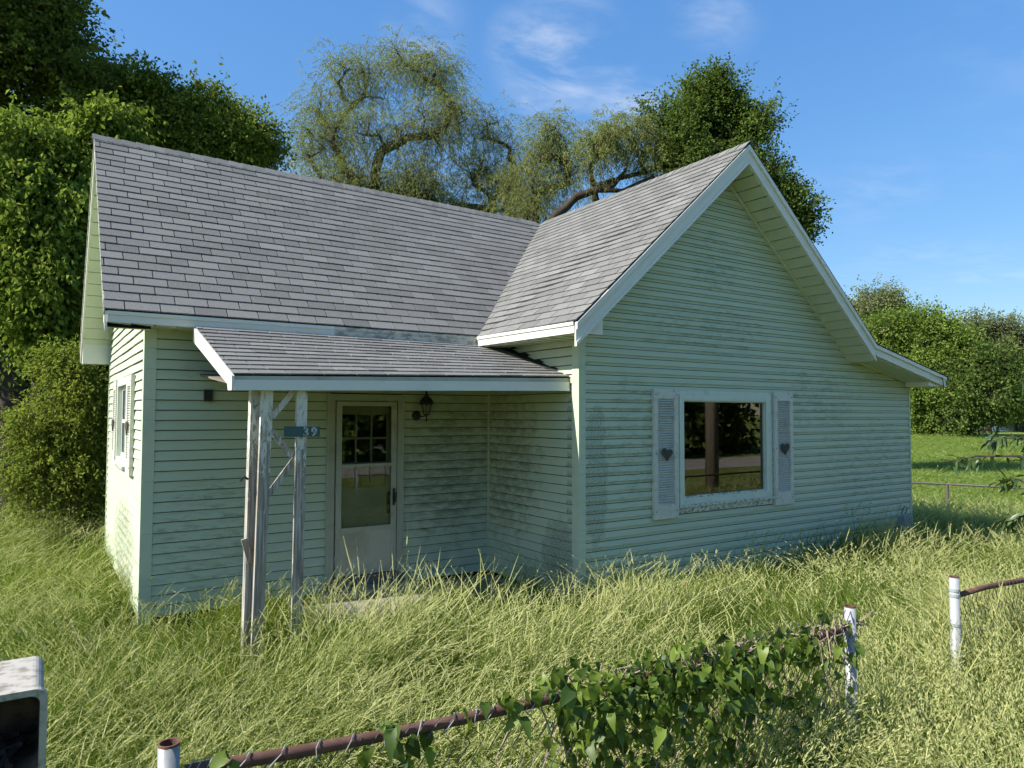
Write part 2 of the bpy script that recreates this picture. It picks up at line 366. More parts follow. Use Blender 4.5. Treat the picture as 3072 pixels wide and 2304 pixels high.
# ------------------------------------------------------------------ ground
GZ = -.27
def sheet(name, x0, x1, y0, y1, z, m):
    b = MB(); b.add([(x0,y0,z),(x1,y0,z),(x1,y1,z),(x0,y1,z)], [(0,1,2,3)]); return tag(b.build(name, m), kind='structure')
sheet('ground', -600, 600, -600, 600, GZ, 'ground')
sheet('bare_soil', -12, 8.2, -6.9, 12, GZ+.004, 'soil')
sheet('road', -120, 120, -19.4, -15.0, GZ+.012, 'gravel')
# gravel drive at the far side of the mown field
q0, q1 = at_z(1900, 926.5, GZ), at_z(2290, 932.5, GZ); q2, q3 = at_z(1900, 923.2, GZ), at_z(2290, 927.5, GZ)
b = MB(); b.add([(p[0], p[1], GZ+.01) for p in (q0, q1, q3, q2)], [(0,1,2,3)]); tag(b.build('gravel_drive', 'gravel'), kind='structure')

# ------------------------------------------------------------------ house
XL, YB, XW, YF = -3.99, 4.22, 6.80, -1.85          # left wall, rear wall, wing right wall, wing front wall
RX0 = -4.38                                        # left rake
EY, EX, FY = -.32, -.37, -2.27                     # main eave, wing eave, wing rake
RY, RXX = 2.10, 2.35                               # main ridge (y), wing ridge (x)
CO = .1016
house = thing('cottage', 'pale green clapboard cottage with grey shingle roof and small porch', 'house', (1.2, 1.2, GZ))
HS = []
def hp(name, m, fn, parent=None, smooth=False, label=None):
    return part(name, m, parent or house, fn, smooth, label)

# walls: a backing (with window openings) that carries each siding board
def wall(name, label, axis, plane, out, a0, a1, z0, topf, holes, back):
    """axis 'x' or 'y' = direction along the wall; topf(a) = wall height; holes = [(a0,a1,z0,z1)]"""
    w_ = link(name, None, house); w_['label'] = label
    def P(a, off, z): return (a, plane+out*off, z) if axis == 'x' else (plane+out*off, a, z)
    b = MB(); edges = sorted({a0, a1, *[h[0] for h in holes], *[h[1] for h in holes], *back})
    for e0, e1 in zip(edges, edges[1:]):
        hs = [h for h in holes if h[0] <= e0+1e-6 and h[1] >= e1-1e-6]
        zs = [(z0, hs[0][2]), (hs[0][3], None)] if hs else [(z0, None)]
        for lo, hi in zs:
            t0, t1 = (topf(e0+1e-4), topf(e1-1e-4)) if hi is None else (hi, hi)
            b.prism([P(e0, -.10, lo), P(e1, -.10, lo), P(e1, -.10, t1), P(e0, -.10, t0)], np.array(P(0, .0, 0))-np.array(P(0, -.10, 0)))
    b.build('sheathing', 'dark', w_)
    n = int((max(topf(a) for a in np.linspace(a0, a1, 60)) - z0)/CO)+1
    fine = np.linspace(a0, a1, 600)
    tops = np.array([topf(a) for a in fine])
    for i in range(n):
        zb, zt = z0+i*CO, z0+(i+1)*CO
        def span(z):
            ok = fine[tops > z]; return (ok[0], ok[-1]) if len(ok) else None
        sb, st = span(zb), span(zt) or span(zb+.02)
        if sb is None: continue
        if st is None: st = (sum(sb)/2,)*2
        cuts = [(sb[0], st[0], sb[1], st[1])]
        for h in holes:
            if zb < h[3]-.02 and zt > h[2]+.02:
                new = []
                for c in cuts:
                    if c[0] < h[0] and c[2] > h[1]: new += [(c[0], c[1], h[0], h[0]), (h[1], h[1], c[2], c[3])]
                    else: new.append(c)
                cuts = new
        new = []
        for c in cuts:
            if c[2]-c[0] > 3.0:
                jx = c[0]+(c[2]-c[0])*(.3+.4*((i//2*.618) % 1)); new += [(c[0], c[1], jx+.02, jx+.02), (jx, jx, c[2], c[3])]
            else: new.append(c)
        cuts = new
        for c in cuts:
            m_ = 6 if axis == 'y' and plane == XL else 2          # the left wall's boards sag a little between the studs
            bb = MB(); sec = []
            jz, jo = random.uniform(-.0022, .0022), random.uniform(0, .0035)
            for k in range(m_+1):
                f = k/m_; ab, at_ = c[0]+(c[2]-c[0])*f, c[1]+(c[3]-c[1])*f
                wv = .004*math.sin(ab*3.1+i*.9) if m_ == 6 else .0012*math.sin(ab*2.3+i)
                sec.append([P(ab, .001, zb+jz+wv), P(ab, .022+jo, zb+jz+wv), P(at_, .005+jo*.5, zt+wv), P(at_, .001, zt+wv)])
            vs = [p for s_ in sec for p in s_]; fs = [(0,1,2,3), tuple(range(4*m_, 4*m_+4))[::-1]]
            for k in range(m_):
                for j in range(4): fs.append((4*k+j, 4*k+4+j, 4*k+4+(j+1) % 4, 4*k+(j+1) % 4))
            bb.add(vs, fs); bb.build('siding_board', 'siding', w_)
    return w_
ZM = -.10
def wing_top(x):
    zl = 2.84+(x-EX)*(5.24-2.84)/(2.34-EX); zr = 5.24-(x-2.34)*(5.24-2.915)/(5.12-2.34); zz = 2.915-(x-5.12)*(2.915-2.51)/(7.13-5.12)
    return min(zl, zr if x < 5.12 else zz)-.20
def left_top(y):
    return min(2.86+(y-EY)*(5.28-2.86)/(RY-EY), 5.28-(y-RY)*(5.28-2.84)/(4.55-RY))-.17
DX0, DX1 = -2.155, -1.232                    # door casing
wall('main_front_wall', 'shaded front wall under the porch', 'x', 0, -1, XL, 0, ZM, lambda a: 2.76, [(DX0+.02, DX1-.02, -.11, 2.10)], [])
WG = (1.53, 3.17, .85, 2.11)                 # picture window opening
wall('gable_front_wall', 'wide gable wall with the picture window', 'x', YF, -1, 0, XW, -.17, wing_top, [WG], list(np.linspace(.3, 6.6, 22)))
wall('wing_side_wall', 'short side wall between porch and gable', 'y', 0, -1, YF, 0, ZM, lambda a: 2.76, [], [])
WL = (1.36, 2.46, 1.33, 2.26)                # window in the left wall
wall('left_end_wall', 'sunlit left end wall', 'y', XL, -1, 0, YB, ZM, left_top, [WL], list(np.linspace(.2, 4.1, 14)))
hp('rear_wall', 'siding', lambda b: (b.box(XL, XW, YB-.1, YB, -.2, 2.6), b.box(XW-.1, XW, YF+.1, YB-.1, -.2, 2.35)))
hp('foundation', 'dark', lambda b: (b.box(XL+.05, 0, .03, YB-.12, GZ-.1, ZM-.01), b.box(.05, XW-.05, YF+.05, YB-.12, GZ-.1, -.18)))
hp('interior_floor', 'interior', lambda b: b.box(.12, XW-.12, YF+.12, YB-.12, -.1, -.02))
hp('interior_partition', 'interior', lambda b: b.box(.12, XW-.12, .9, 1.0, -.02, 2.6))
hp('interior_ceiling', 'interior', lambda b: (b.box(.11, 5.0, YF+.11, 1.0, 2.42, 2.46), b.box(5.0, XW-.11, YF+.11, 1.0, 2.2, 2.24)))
# corner trims
def trim_pair(x, y, sx, sy, z0, z1, w1, w2):
    hp('corner_trim', 'trim', lambda b: (b.box(min(x, x+sx*w1), max(x, x+sx*w1), y-.024 if sy > 0 else y, y if sy > 0 else y+.024, z0, z1),
                                         b.box(x-.024 if sx > 0 else x, x if sx > 0 else x+.024, min(y-.024*(sy > 0), y+sy*w2), max(y-.024*(sy > 0), y+sy*w2), z0, z1)))
trim_pair(XL, 0, 1, 1, -.2, 2.745, .085, .085)
trim_pair(0, YF, 1, 1, -.22, 2.715, .07, .095)
hp('corner_trim', 'trim', lambda b: b.box(-.028, .0, -.028, .0, ZM, 2.74))
hp('corner_trim', 'trim', lambda b: b.box(XL-.026, XL, YB-.02, YB+.06, -.1, 2.62))
hp('corner_trim', 'trim', lambda b: b.box(XW-.03, XW+.006, YF-.026, YF+.02, -.18, 2.30))

# ---- roofs
def V3(*a): return np.array(a, float)
mroof = hp('main_roof', 'deck', lambda b: (
    b.prism([V3(RX0, EY, 2.86), V3(EX, EY, 2.86), V3(RXX, RY, 5.21), V3(RX0, RY, 5.28)], V3(0, .02, -.05)),
    b.prism([V3(RX0, 4.55, 2.84), V3(RX0, RY, 5.28), V3(RXX, RY, 5.21), V3(EX, 4.55, 2.84)], V3(0, -.02, -.05))), label='long grey shingled roof over the main part')
wroof = hp('wing_roof', 'deck', lambda b: (
    b.prism([V3(EX, FY, 2.84), V3(2.34, FY, 5.24), V3(RXX, RY, 5.21), V3(EX, EY, 2.86)], V3(.02, 0, -.05)),
    b.prism([V3(RXX, RY, 5.21), V3(RXX, 4.6, 5.21), V3(EX, 4.55, 2.84)], V3(.02, 0, -.05)),
    b.prism([V3(2.34, FY, 5.24), V3(5.12, FY, 2.915), V3(5.12, 4.6, 2.915), V3(RXX, 4.6, 5.21), V3(RXX, RY, 5.21)], V3(-.02, 0, -.05)),
    b.prism([V3(5.12, FY, 2.915), V3(7.13, FY, 2.51), V3(7.13, 4.6, 2.51), V3(5.12, 4.6, 2.915)], V3(0, 0, -.05))), label='steep cross gable roof with a kicked-out right eave')
PFL, PFR, PBL, PBR = V3(-3.52, -1.66, 2.222), V3(-.01, -1.70, 2.305), V3(-3.60, -.335, 2.752), V3(-.01, -.335, 2.742)
proof = hp('porch_roof', 'deck', lambda b: b.prism([PFL-V3(0,0,.03), PFR-V3(0,0,.03), PBR-V3(0,0,.03), PBL-V3(0,0,.03)], V3(0, .01, -.03)), label='shallow shingled porch roof')

def clip(poly, a, b_, c):                     # keep a*s + b*t <= c
    out = []
    for i, p in enumerate(poly):
        q = poly[(i+1) % len(poly)]; fp, fq = a*p[0]+b_*p[1]-c, a*q[0]+b_*q[1]-c
        if fp <= 0: out.append(p)
        if (fp < 0 < fq) or (fq < 0 < fp):
            k = fp/(fp-fq); out.append((p[0]+(q[0]-p[0])*k, p[1]+(q[1]-p[1])*k))
    return out
SH = []                                       # (screen area, roof, verts, faces, tint)
def lay(roof, s0, s1, T, P, normal, clips, expo, tab=.305, seed=0, jit=0.):
    rr = random.Random(seed); nc = int(math.ceil(T/expo))
    n_ = np.array(normal, float); n_ /= np.linalg.norm(n_)
    shift = 0
    for i in range(nc):
        t0, t1 = i*expo, min((i+1)*expo, T)
        shift = (shift + tab*(.36+.3*rr.random())) % tab
        s = s0 - shift
        while s < s1:
            wdt = tab
            dy = rr.uniform(-.002, .002)
            poly = [(s+.005, t0+dy), (s+wdt-.005, t0+dy), (s+wdt-.005, t1), (s+.005, t1)]
            for cl in [(-1, 0, -s0), (1, 0, s1)]+clips: poly = clip(poly, *cl) if poly else poly
            s += wdt
            if len(poly) < 3: continue
            lift = .013+rr.uniform(0, .004)
            base = [P(a, t) + n_*.001 for a, t in poly]
            top = [P(a, t) + n_*(lift+(.004-lift)*min(1, max(0, (t-t0)/expo))) for a, t in poly]
            k = len(poly)
            fs = [tuple(range(k))[::-1], tuple(range(k, 2*k))]+[(j, (j+1) % k, k+(j+1) % k, k+j) for j in range(k)]
            pr = [proj(p)[:2] for p in top]
            ar = abs(sum(pr[j][0]*pr[(j+1) % k][1]-pr[(j+1) % k][0]*pr[j][1] for j in range(k)))/2
            SH.append((ar, roof, base+top, fs, rr.betavariate(2, 2)))
Tm = math.hypot(RY-EY, 5.25-2.86)
def Pm(s, t):
    f = t/Tm; e = V3(s, EY-.012, 2.86); r_ = V3(s, RY, 5.28+(s-RX0)/(RXX-RX0)*(5.21-5.28)); return e+(r_-e)*f
lay(mroof, RX0-.012, 2.4, Tm, Pm, (0, -(5.25-2.86), RY-EY), [(1, -(RXX-EX)/Tm, EX)], Tm/25, seed=3)
Tw = math.hypot(2.34-EX, 2.40)
def Pw(s, t):
    f = t/Tw; e = V3(EX-.012, s, 2.842); r_ = V3(2.345, s, 5.24+(s-FY)*(-.03/4.4)); return e+(r_-e)*f
lay(wroof, FY-.012, 2.2, Tw, Pw, (-2.40, 0, 2.34-EX), [(1, -(RY-EY)/Tw, EY-.004)], Tw/26, seed=5)
Tp = float(np.linalg.norm(PBL-PFL))
def Pp(s, t):
    f = t/Tp; a = PFL+(PFR-PFL)*s; b_ = PBL+(PBR-PBL)*s; return a+(b_-a)*f + V3(0, -.010*(1-f), 0)
def Pp2(s, t): return Pp((s+3.52)/3.51, t)
lay(proof, -3.53, -.02, Tp, Pp2, np.cross(PFR-PFL, PBL-PFL), [], Tp/12, seed=9)
SH.sort(key=lambda q: -q[0]); rest = {}
for i, (ar, roof, vs, fs, tn) in enumerate(SH):
    if i < 300:
        b = MB(); b.add(vs, fs, tn); b.build('shingle', 'shingle', roof, attr='tint')
    else: rest.setdefault(roof.name, (roof, MB()))[1].add(vs, fs, tn)
for roof, b in rest.values(): b.build('shingle_field', 'shingle', roof, attr='tint')['kind'] = 'stuff'
# ridge caps
def caps(roof, p, q, n1, n2, n):
    p, q = np.array(p, float), np.array(q, float); d = (q-p)/n; n1 = nrm(np.array(n1, float)); n2 = nrm(np.array(n2, float))
    for i in range(n):
        a, e = p+d*i+V3(0, 0, .006+.002*random.random()), p+d*(i+1.12)+V3(0, 0, .014+.004*random.random())
        b = MB(); vs = [a, e, e+n1*.13, a+n1*.13, e+n2*.13, a+n2*.13]
        vs += [v-V3(0, 0, .006) for v in vs]
        b.add(vs, [(0,1,2,3), (1,0,5,4), (9,8,7,6), (10,11,6,7), (3,2,8,9), (5,11,10,4), (1,7,8,2), (1,4,10,7), (0,3,9,6), (0,6,11,5)], random.betavariate(2, 2))
        b.build('ridge_cap', 'shingle', roof, attr='tint')
caps(mroof, (RXX-.1, RY, 5.222), (RX0-.012, RY, 5.292), (0, -(RY-EY), -2.39), (0, 2.45, -2.44), 42)
caps(wroof, (2.345, RY-.1, 5.223), (2.34, FY-.012, 5.252), (-2.71, 0, -2.4), (2.78, 0, -2.325), 28)
# shingle edges that show at the right rakes, dark drip line
hp('rake_shingle_edge', 'deck', lambda b: (
    b.prism([V3(2.34, FY-.012, 5.252), V3(5.125, FY-.012, 2.925), V3(7.15, FY-.012, 2.515), V3(7.15, FY-.012, 2.50), V3(5.12, FY-.012, 2.908), V3(2.34, FY-.012, 5.235)], V3(0, .3, 0))), wroof)
# fascias, rake boards
def fascia(name, p, q, out, h, m, up=.0, lip=True, parent=None):
    p, q, out = V3(*p), V3(*q), V3(*out)
    def fn(b):
        b.prism([p+V3(0,0,-h), q+V3(0,0,-h), q, p], out*.022)
        if lip: b.prism([p+V3(0,0,-.035), q+V3(0,0,-.035), q, p], out*.034)
    return hp(name, m, fn, parent)
fascia('fascia_board', (RX0+.02, EY, 2.845), (-2.2, EY, 2.846), (0, -1, 0), .105, 'white')
fascia('fascia_board', (-2.198, EY, 2.846), (EX, EY, 2.85), (0, -1, 0), .105, 'fascia_old')
fascia('fascia_board', (EX, EY, 2.845), (EX, FY+.02, 2.832), (-1, 0, 0), .115, 'white')
def rake(x0, z0, x1, z1, m='white', y=FY, hh=.19, name='rake_board'):
    d = nrm(V3(x1-x0, 0, z1-z0)); nn = V3(-d[2], 0, d[0]); nn = nn if nn[2] > 0 else -nn
    p, q = V3(x0, y, z0), V3(x1, y, z1)
    def cutl(off): # vertical drop for a perpendicular depth
        return V3(0, 0, -off/abs(nn[2]))
    def fn(b):
        b.prism([p+cutl(.012), q+cutl(.012), q+cutl(hh), p+cutl(hh)], V3(0, .022, 0))
        b.prism([p+cutl(.012)+V3(0,-.022,0), q+cutl(.012)+V3(0,-.022,0), q+cutl(.062)+V3(0,-.022,0), p+cutl(.062)+V3(0,-.022,0)], V3(0, .0218, 0))
        b.prism([p+cutl(hh-.03)+V3(0,-.012,0), q+cutl(hh-.03)+V3(0,-.012,0), q+cutl(hh)+V3(0,-.012,0), p+cutl(hh)+V3(0,-.012,0)], V3(0, .0118, 0))
    return hp(name, m, fn)
rake(EX-.01, 2.835, 2.34, 5.238)
rake(2.34, 5.238, 5.12, 2.912)
rake(5.12, 2.912, 7.13, 2.507, hh=.165)
hp('eave_return', 'white', lambda b: b.prism([V3(EX+.01, FY+.03, 2.72), V3(.0, FY+.03, 2.72), V3(.0, FY+.03, 3.0), V3(EX+.01, FY+.03, 2.78)], V3(0, .36, 0)))
hp('eave_return', 'white', lambda b: b.prism([V3(6.66, FY+.03, 2.345), V3(7.12, FY+.03, 2.345), V3(7.12, FY+.03, 2.45), V3(6.66, FY+.03, 2.53)], V3(0, .36, 0)))
fascia('fascia_board', (7.12, FY+.02, 2.50), (7.12, 4.6, 2.50), (1, 0, 0), .155, 'white')
# left rake (outer board, seen almost edge on)
def lrake(y0, z0, y1, z1):
    hp('rake_board', 'white', lambda b: b.prism([V3(RX0, y0, z0-.012), V3(RX0, y1, z1-.012), V3(RX0, y1, z1-.2), V3(RX0, y0, z0-.2)], V3(.022, 0, 0)))
    hp('rake_drip_edge', 'fascia_old', lambda b: b.prism([V3(RX0-.012, y0, z0), V3(RX0-.012, y1, z1), V3(RX0-.012, y1, z1-.05), V3(RX0-.012, y0, z0-.05)], V3(.0118, 0, 0)))
lrake(EY, 2.855, RY, 5.278); lrake(RY, 5.278, 4.55, 2.838)
# soffits made of single panels
def soffit(p, q, depth, n, drop=.0, parent=None):
    p, q, depth = V3(*p), V3(*q), V3(*depth); L_ = np.linalg.norm(q-p); d = (q-p)/L_
    nn = nrm(np.cross(d, depth)); nn = nn if nn[2] < 0 else -nn
    stp = L_/n
    bk = MB(); bk.prism([p, q, q+depth, p+depth], nn*.002); bk.build('soffit_backing', 'deck', house)
    for i in range(n):
        a, e = p+d*(i*stp+.009), p+d*((i+1)*stp-.009); l1, l2 = (.010, .022)
        b = MB(); base = [a, e, e+depth, a+depth]
        b.prism(base, [nn*l1, nn*l2, nn*l2, nn*l1]); b.build('soffit_panel', 'soffit', house)
SD = -.17
soffit((RX0+.022, RY, 5.28-.19), (RX0+.022, 4.5, 2.89-.18), (.368, 0, 0), 17)
soffit((RX0+.022, RY, 5.28-.19), (RX0+.022, EY+.02, 2.88-.18), (.368, 0, 0), 17)
soffit((2.34, FY+.023, 5.24-.24), (5.12, FY+.023, 2.915-.235), (0, .397, 0), 21)
soffit((5.12, FY+.023, 2.915-.165), (6.68, FY+.023, 2.6-.165), (0, .397, 0), 12)
soffit((2.34, FY+.023, 5.24-.24), (.02, FY+.023, 3.19-.24), (0, .397, 0), 17)
soffit((RX0+.03, EY+.02, 2.748), (-.02, EY+.02, 2.752), (0, .30, 0), 22)
soffit((EX+.02, EY-.02, 2.735), (EX+.02, FY+.05, 2.72), (.35, 0, 0), 9)
hp('soffit_trim', 'soffit', lambda b: (b.bar((2.42, YF-.03, 4.87), (5.06, YF-.03, 2.735), .03, .03, (0, 1, 0)), b.bar((5.06, YF-.03, 2.735), (6.79, YF-.03, 2.40), .03, .03, (0, 1, 0))))
hp('soffit_trim', 'soffit', lambda b: b.bar((XL-.03, RY, 5.06), (XL-.03, 4.3, 2.87), .03, .03, (1, 0, 0)))
hp('eave_return', 'white', lambda b: b.prism([V3(RX0+.024, 4.28, 2.62), V3(RX0+.024, 4.53, 2.62), V3(RX0+.024, 4.53, 2.72), V3(RX0+.024, 4.28, 2.92)], V3(.36, 0, 0)))
hp('eave_return', 'white', lambda b: b.prism([V3(RX0, EY+.0, 2.738), V3(RX0, EY+.10, 2.738), V3(RX0, EY+.10, 2.80), V3(RX0, EY, 2.84)], V3(-.004, 0, 0)))
# porch edges
def pf(b):
    b.prism([PFL+V3(0,0,-.012), PFR+V3(0,0,-.012), PFR+V3(0,0,-.06), PFL+V3(0,0,-.05)], V3(0, .02, 0))
hp('porch_frieze', 'door_metal', pf, proof)
hp('porch_fascia', 'white', lambda b: (b.prism([PFL+V3(0,-.03,-.045), PFR+V3(-.03,-.03,-.055), V3(-.04, -1.73, 2.152), V3(-3.52, -1.69, 2.089)], V3(0, .028, 0)),
     b.prism([V3(-3.52, -1.697, 2.107), V3(-.04, -1.737, 2.17), V3(-.04, -1.737, 2.152), V3(-3.52, -1.697, 2.089)], V3(0, .0065, 0))), proof)
hp('porch_rake_board', 'white', lambda b: (b.prism([PFL+V3(-.002,-.03,-.012), PBL+V3(-.002,0,-.012), PBL+V3(-.002,0,-.15), PFL+V3(-.002,.14,-.075), V3(-3.522, -1.55, 2.092), V3(-3.522, -1.69, 2.089)], V3(-.022, 0, 0)),), proof)
hp('porch_ceiling', 'grey_wood', lambda b: b.prism([V3(-3.5, -1.66, 2.125), V3(-.02, -1.70, 2.17), V3(-.02, -.02, 2.30), V3(-3.5, -.02, 2.28)], V3(0, 0, .02)), proof)
hp('flashing', 'deck', lambda b: (b.prism([PBR+V3(-.004,0,.0), PFR+V3(-.004,.25,.075), PFR+V3(-.004,.2,.10), PBR+V3(-.004,0,.075)], V3(.003, 0, 0)), b.prism([PBR+V3(-.004,0,.022), PFR+V3(-.004,.25,.1), PFR+V3(-.12,.25,.087), PBR+V3(-.12,0,.016)], V3(0, 0, .004))), proof)
hp('flashing', 'deck', lambda b: b.prism([PBL+V3(.05,.0,.012), PBR+V3(0,.0,.018), PBR+V3(0,.012,.035), PBL+V3(.05,.012,.03)], V3(0, .004, 0)), proof)

# ---- porch floor and posts
hp('porch_floor', 'concrete', lambda b: (b.box(-2.6, -.01, -1.2, -.035, GZ-.1, -.145), b.box(-2.3, -1.1, -.32, -.03, -.14, -.06)))
def post(p, q, wx, wy): return hp('porch_post', 'wood', lambda b: b.bar(p, q, wx, wy))
post((-3.345, -1.50, GZ), (-3.312, -1.50, 2.12), .078, .09)
post((-3.292, -1.62, GZ), (-3.240, -1.62, 2.11), .095, .045)
post((-2.962, -1.62, GZ), (-2.941, -1.62, 2.12), .09, .05)
hp('porch_brace', 'wood', lambda b: b.bar((-3.19, -1.58, 1.86), (-2.99, -1.58, 2.11), .02, .05, (0, 1, 0)))
hp('porch_brace', 'wood', lambda b: b.bar((-3.20, -1.58, 1.77), (-2.99, -1.58, 1.505), .02, .05, (0, 1, 0)))
hp('porch_brace', 'wood', lambda b: b.bar((-3.205, -1.60, 1.205), (-2.99, -1.60, 1.50), .02, .05, (0, 1, 0)), label='loose brace hanging from the right post')
hp('porch_brace', 'wood', lambda b: b.bar((-3.335, -1.55, .63), (-3.395, -1.57, .84), .02, .05, (0, 1, 0)), label='broken stub of a brace')
hp('hook', 'black', lambda b: (b.tube([(-3.37, -1.55, 1.34), (-3.40, -1.57, 1.36), (-3.43, -1.58, 1.34)], .011), b.lathe((-3.435, -1.58, 1.325), [(.006, 0), (.018, .008), (.006, .02)], 8)))

# ---- door
door = hp('storm_door', 'door_metal', lambda b: (
    b.box(-2.06, -1.998, -.065, -.03, .06, 2.035), b.box(-1.392, -1.325, -.065, -.03, .06, 2.035), b.box(-1.998, -1.392, -.065, -.03, 1.985, 2.035), b.box(-1.998, -1.392, -.065, -.03, .06, .095),
    b.box(-1.998, -1.392, -.068, -.028, 1.285, 1.318), b.box(-1.998, -1.392, -.068, -.028, .545, .60)), label='aluminium storm door with two lites')
hp('door_casing', 'door_metal', lambda b: (b.box(DX0, -2.075, -.05, .0, -.04, 2.12), b.box(-1.31, DX1, -.05, 0, .0, 2.12), b.box(-2.0751, -1.3099, -.05, 0, 2.045, 2.12),
    b.box(DX0-.006, DX0+.02, -.058, -.0, -.04, 2.126), b.box(DX1-.02, DX1+.006, -.058, 0, 0, 2.126)))
hp('kick_panel', 'door_panel', lambda b: b.box(-1.998, -1.392, -.058, -.036, .095, .545), door)
hp('pane', 'storm_glass', lambda b: b.box(-1.998, -1.392, -.05, -.046, .60, 1.285), door)
hp('pane', 'storm_glass', lambda b: b.box(-1.998, -1.392, -.05, -.046, 1.318, 1.985), door)
hp('handle', 'black', lambda b: (b.box(-1.372, -1.347, -.075, -.066, .82, 1.02), b.box(-1.372, -1.35, -.115, -.076, .955, .98), b.box(-1.372, -1.35, -.115, -.105, .86, .955)), door)
hp('hinge', 'galv', lambda b: [b.box(-2.072, -2.055, -.075, -.05, z, z+.07) for z in (.22, 1.0, 1.72)], door)
idoor = hp('inner_door', 'inner_door', lambda b: (
    b.box(-2.06, -1.99, .02, .06, .05, 2.03), b.box(-1.42, -1.32, .02, .06, .05, 2.03), b.box(-1.99, -1.42, .02, .06, .05, 1.03), b.box(-1.99, -1.42, .02, .06, 1.90, 2.03),
    b.box(-1.945, -1.75, .012, .02, .25, .72), b.box(-1.66, -1.465, .012, .02, .25, .72)), label='pale inner door with nine lites')
hp('muntin', 'inner_door', lambda b: (*[b.box(x-.011, x+.011, .018, .05, 1.03, 1.90) for x in (-1.8, -1.61)], *[b.box(-1.99, -1.42, .019, .049, z-.011, z+.011) for z in (1.32, 1.61)],
    b.box(-2.02, -1.39, .008, .02, 1.885, 1.925), b.box(-2.02, -1.39, .008, .02, 1.0, 1.04), b.box(-2.02, -1.985, .009, .021, 1.04, 1.885), b.box(-1.425, -1.39, .009, .021, 1.04, 1.885)), idoor)
for i in range(3):
    for j in range(3):
        x0 = (-1.989, -1.789, -1.599)[i]; x1 = (-1.811, -1.621, -1.421)[i]; z0 = (1.031, 1.331, 1.621)[j]; z1 = (1.309, 1.599, 1.899)[j]
        hp('pane', 'glass', lambda b: b.box(x0, x1, .033, .037, z0, z1), idoor)
hp('door_knob', 'black', lambda b: (b.lathe((-1.385, .0, .86), [(.01, -.02), (.025, -.01), (.025, .01), (.01, .02)], 10), b.box(-1.41, -1.36, .005, .019, .72, .97)), idoor)
hp('threshold', 'grey_wood', lambda b: (b.box(-2.16, -1.22, -.075, .02, -.055, .02), b.box(-2.08, -1.3, -.09, -.02, .02, .05)))
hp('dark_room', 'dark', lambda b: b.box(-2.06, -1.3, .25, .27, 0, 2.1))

# ---- windows
x0, x1, z0, z1 = WG
win = hp('picture_window', 'window_frame', lambda b: (
    b.box(x0-.03, x0+.045, YF-.045, YF+.06, z0-.03, z1+.03), b.box(x1-.045, x1+.03, YF-.045, YF+.06, z0-.03, z1+.03),
    b.box(x0+.045, x1-.045, YF-.045, YF+.06, z1-.045, z1+.03), b.box(x0+.045, x1-.045, YF-.045, YF+.06, z0-.03, z0+.045),
    b.box(x0-.06, x0-.03, YF-.03, YF, z0-.05, z1+.06), b.box(x1+.03, x1+.09, YF-.03, YF, z0-.05, z1+.06), b.box(x0-.03, x1+.03, YF-.03, YF, z1+.03, z1+.075)), label='large fixed picture window')
hp('sill', 'sill', lambda b: (b.box(x0-.06, x1+.09, YF-.065, YF, z0-.06, z0-.03), b.box(x0-.055, x1+.085, YF-.035, YF, z0-.13, z0-.06)), win)
hp('glazing_bead', 'sill', lambda b: (b.box(x0+.045, x1-.045, YF-.035, YF+.02, z0+.045, z0+.07), ), win)
hp('glazing_bead', 'window_frame', lambda b: (b.box(x0+.045, x0+.06, YF-.02, YF+.02, z0+.07, z1-.045), b.box(x1-.06, x1-.045, YF-.02, YF+.02, z0+.07, z1-.045), b.box(x0+.06, x1-.06, YF-.02, YF+.02, z1-.06, z1-.045)), win)
hp('pane', 'glass', lambda b: b.box(x0+.055, x1-.055, YF+.004, YF+.010, z0+.06, z1-.05), win)
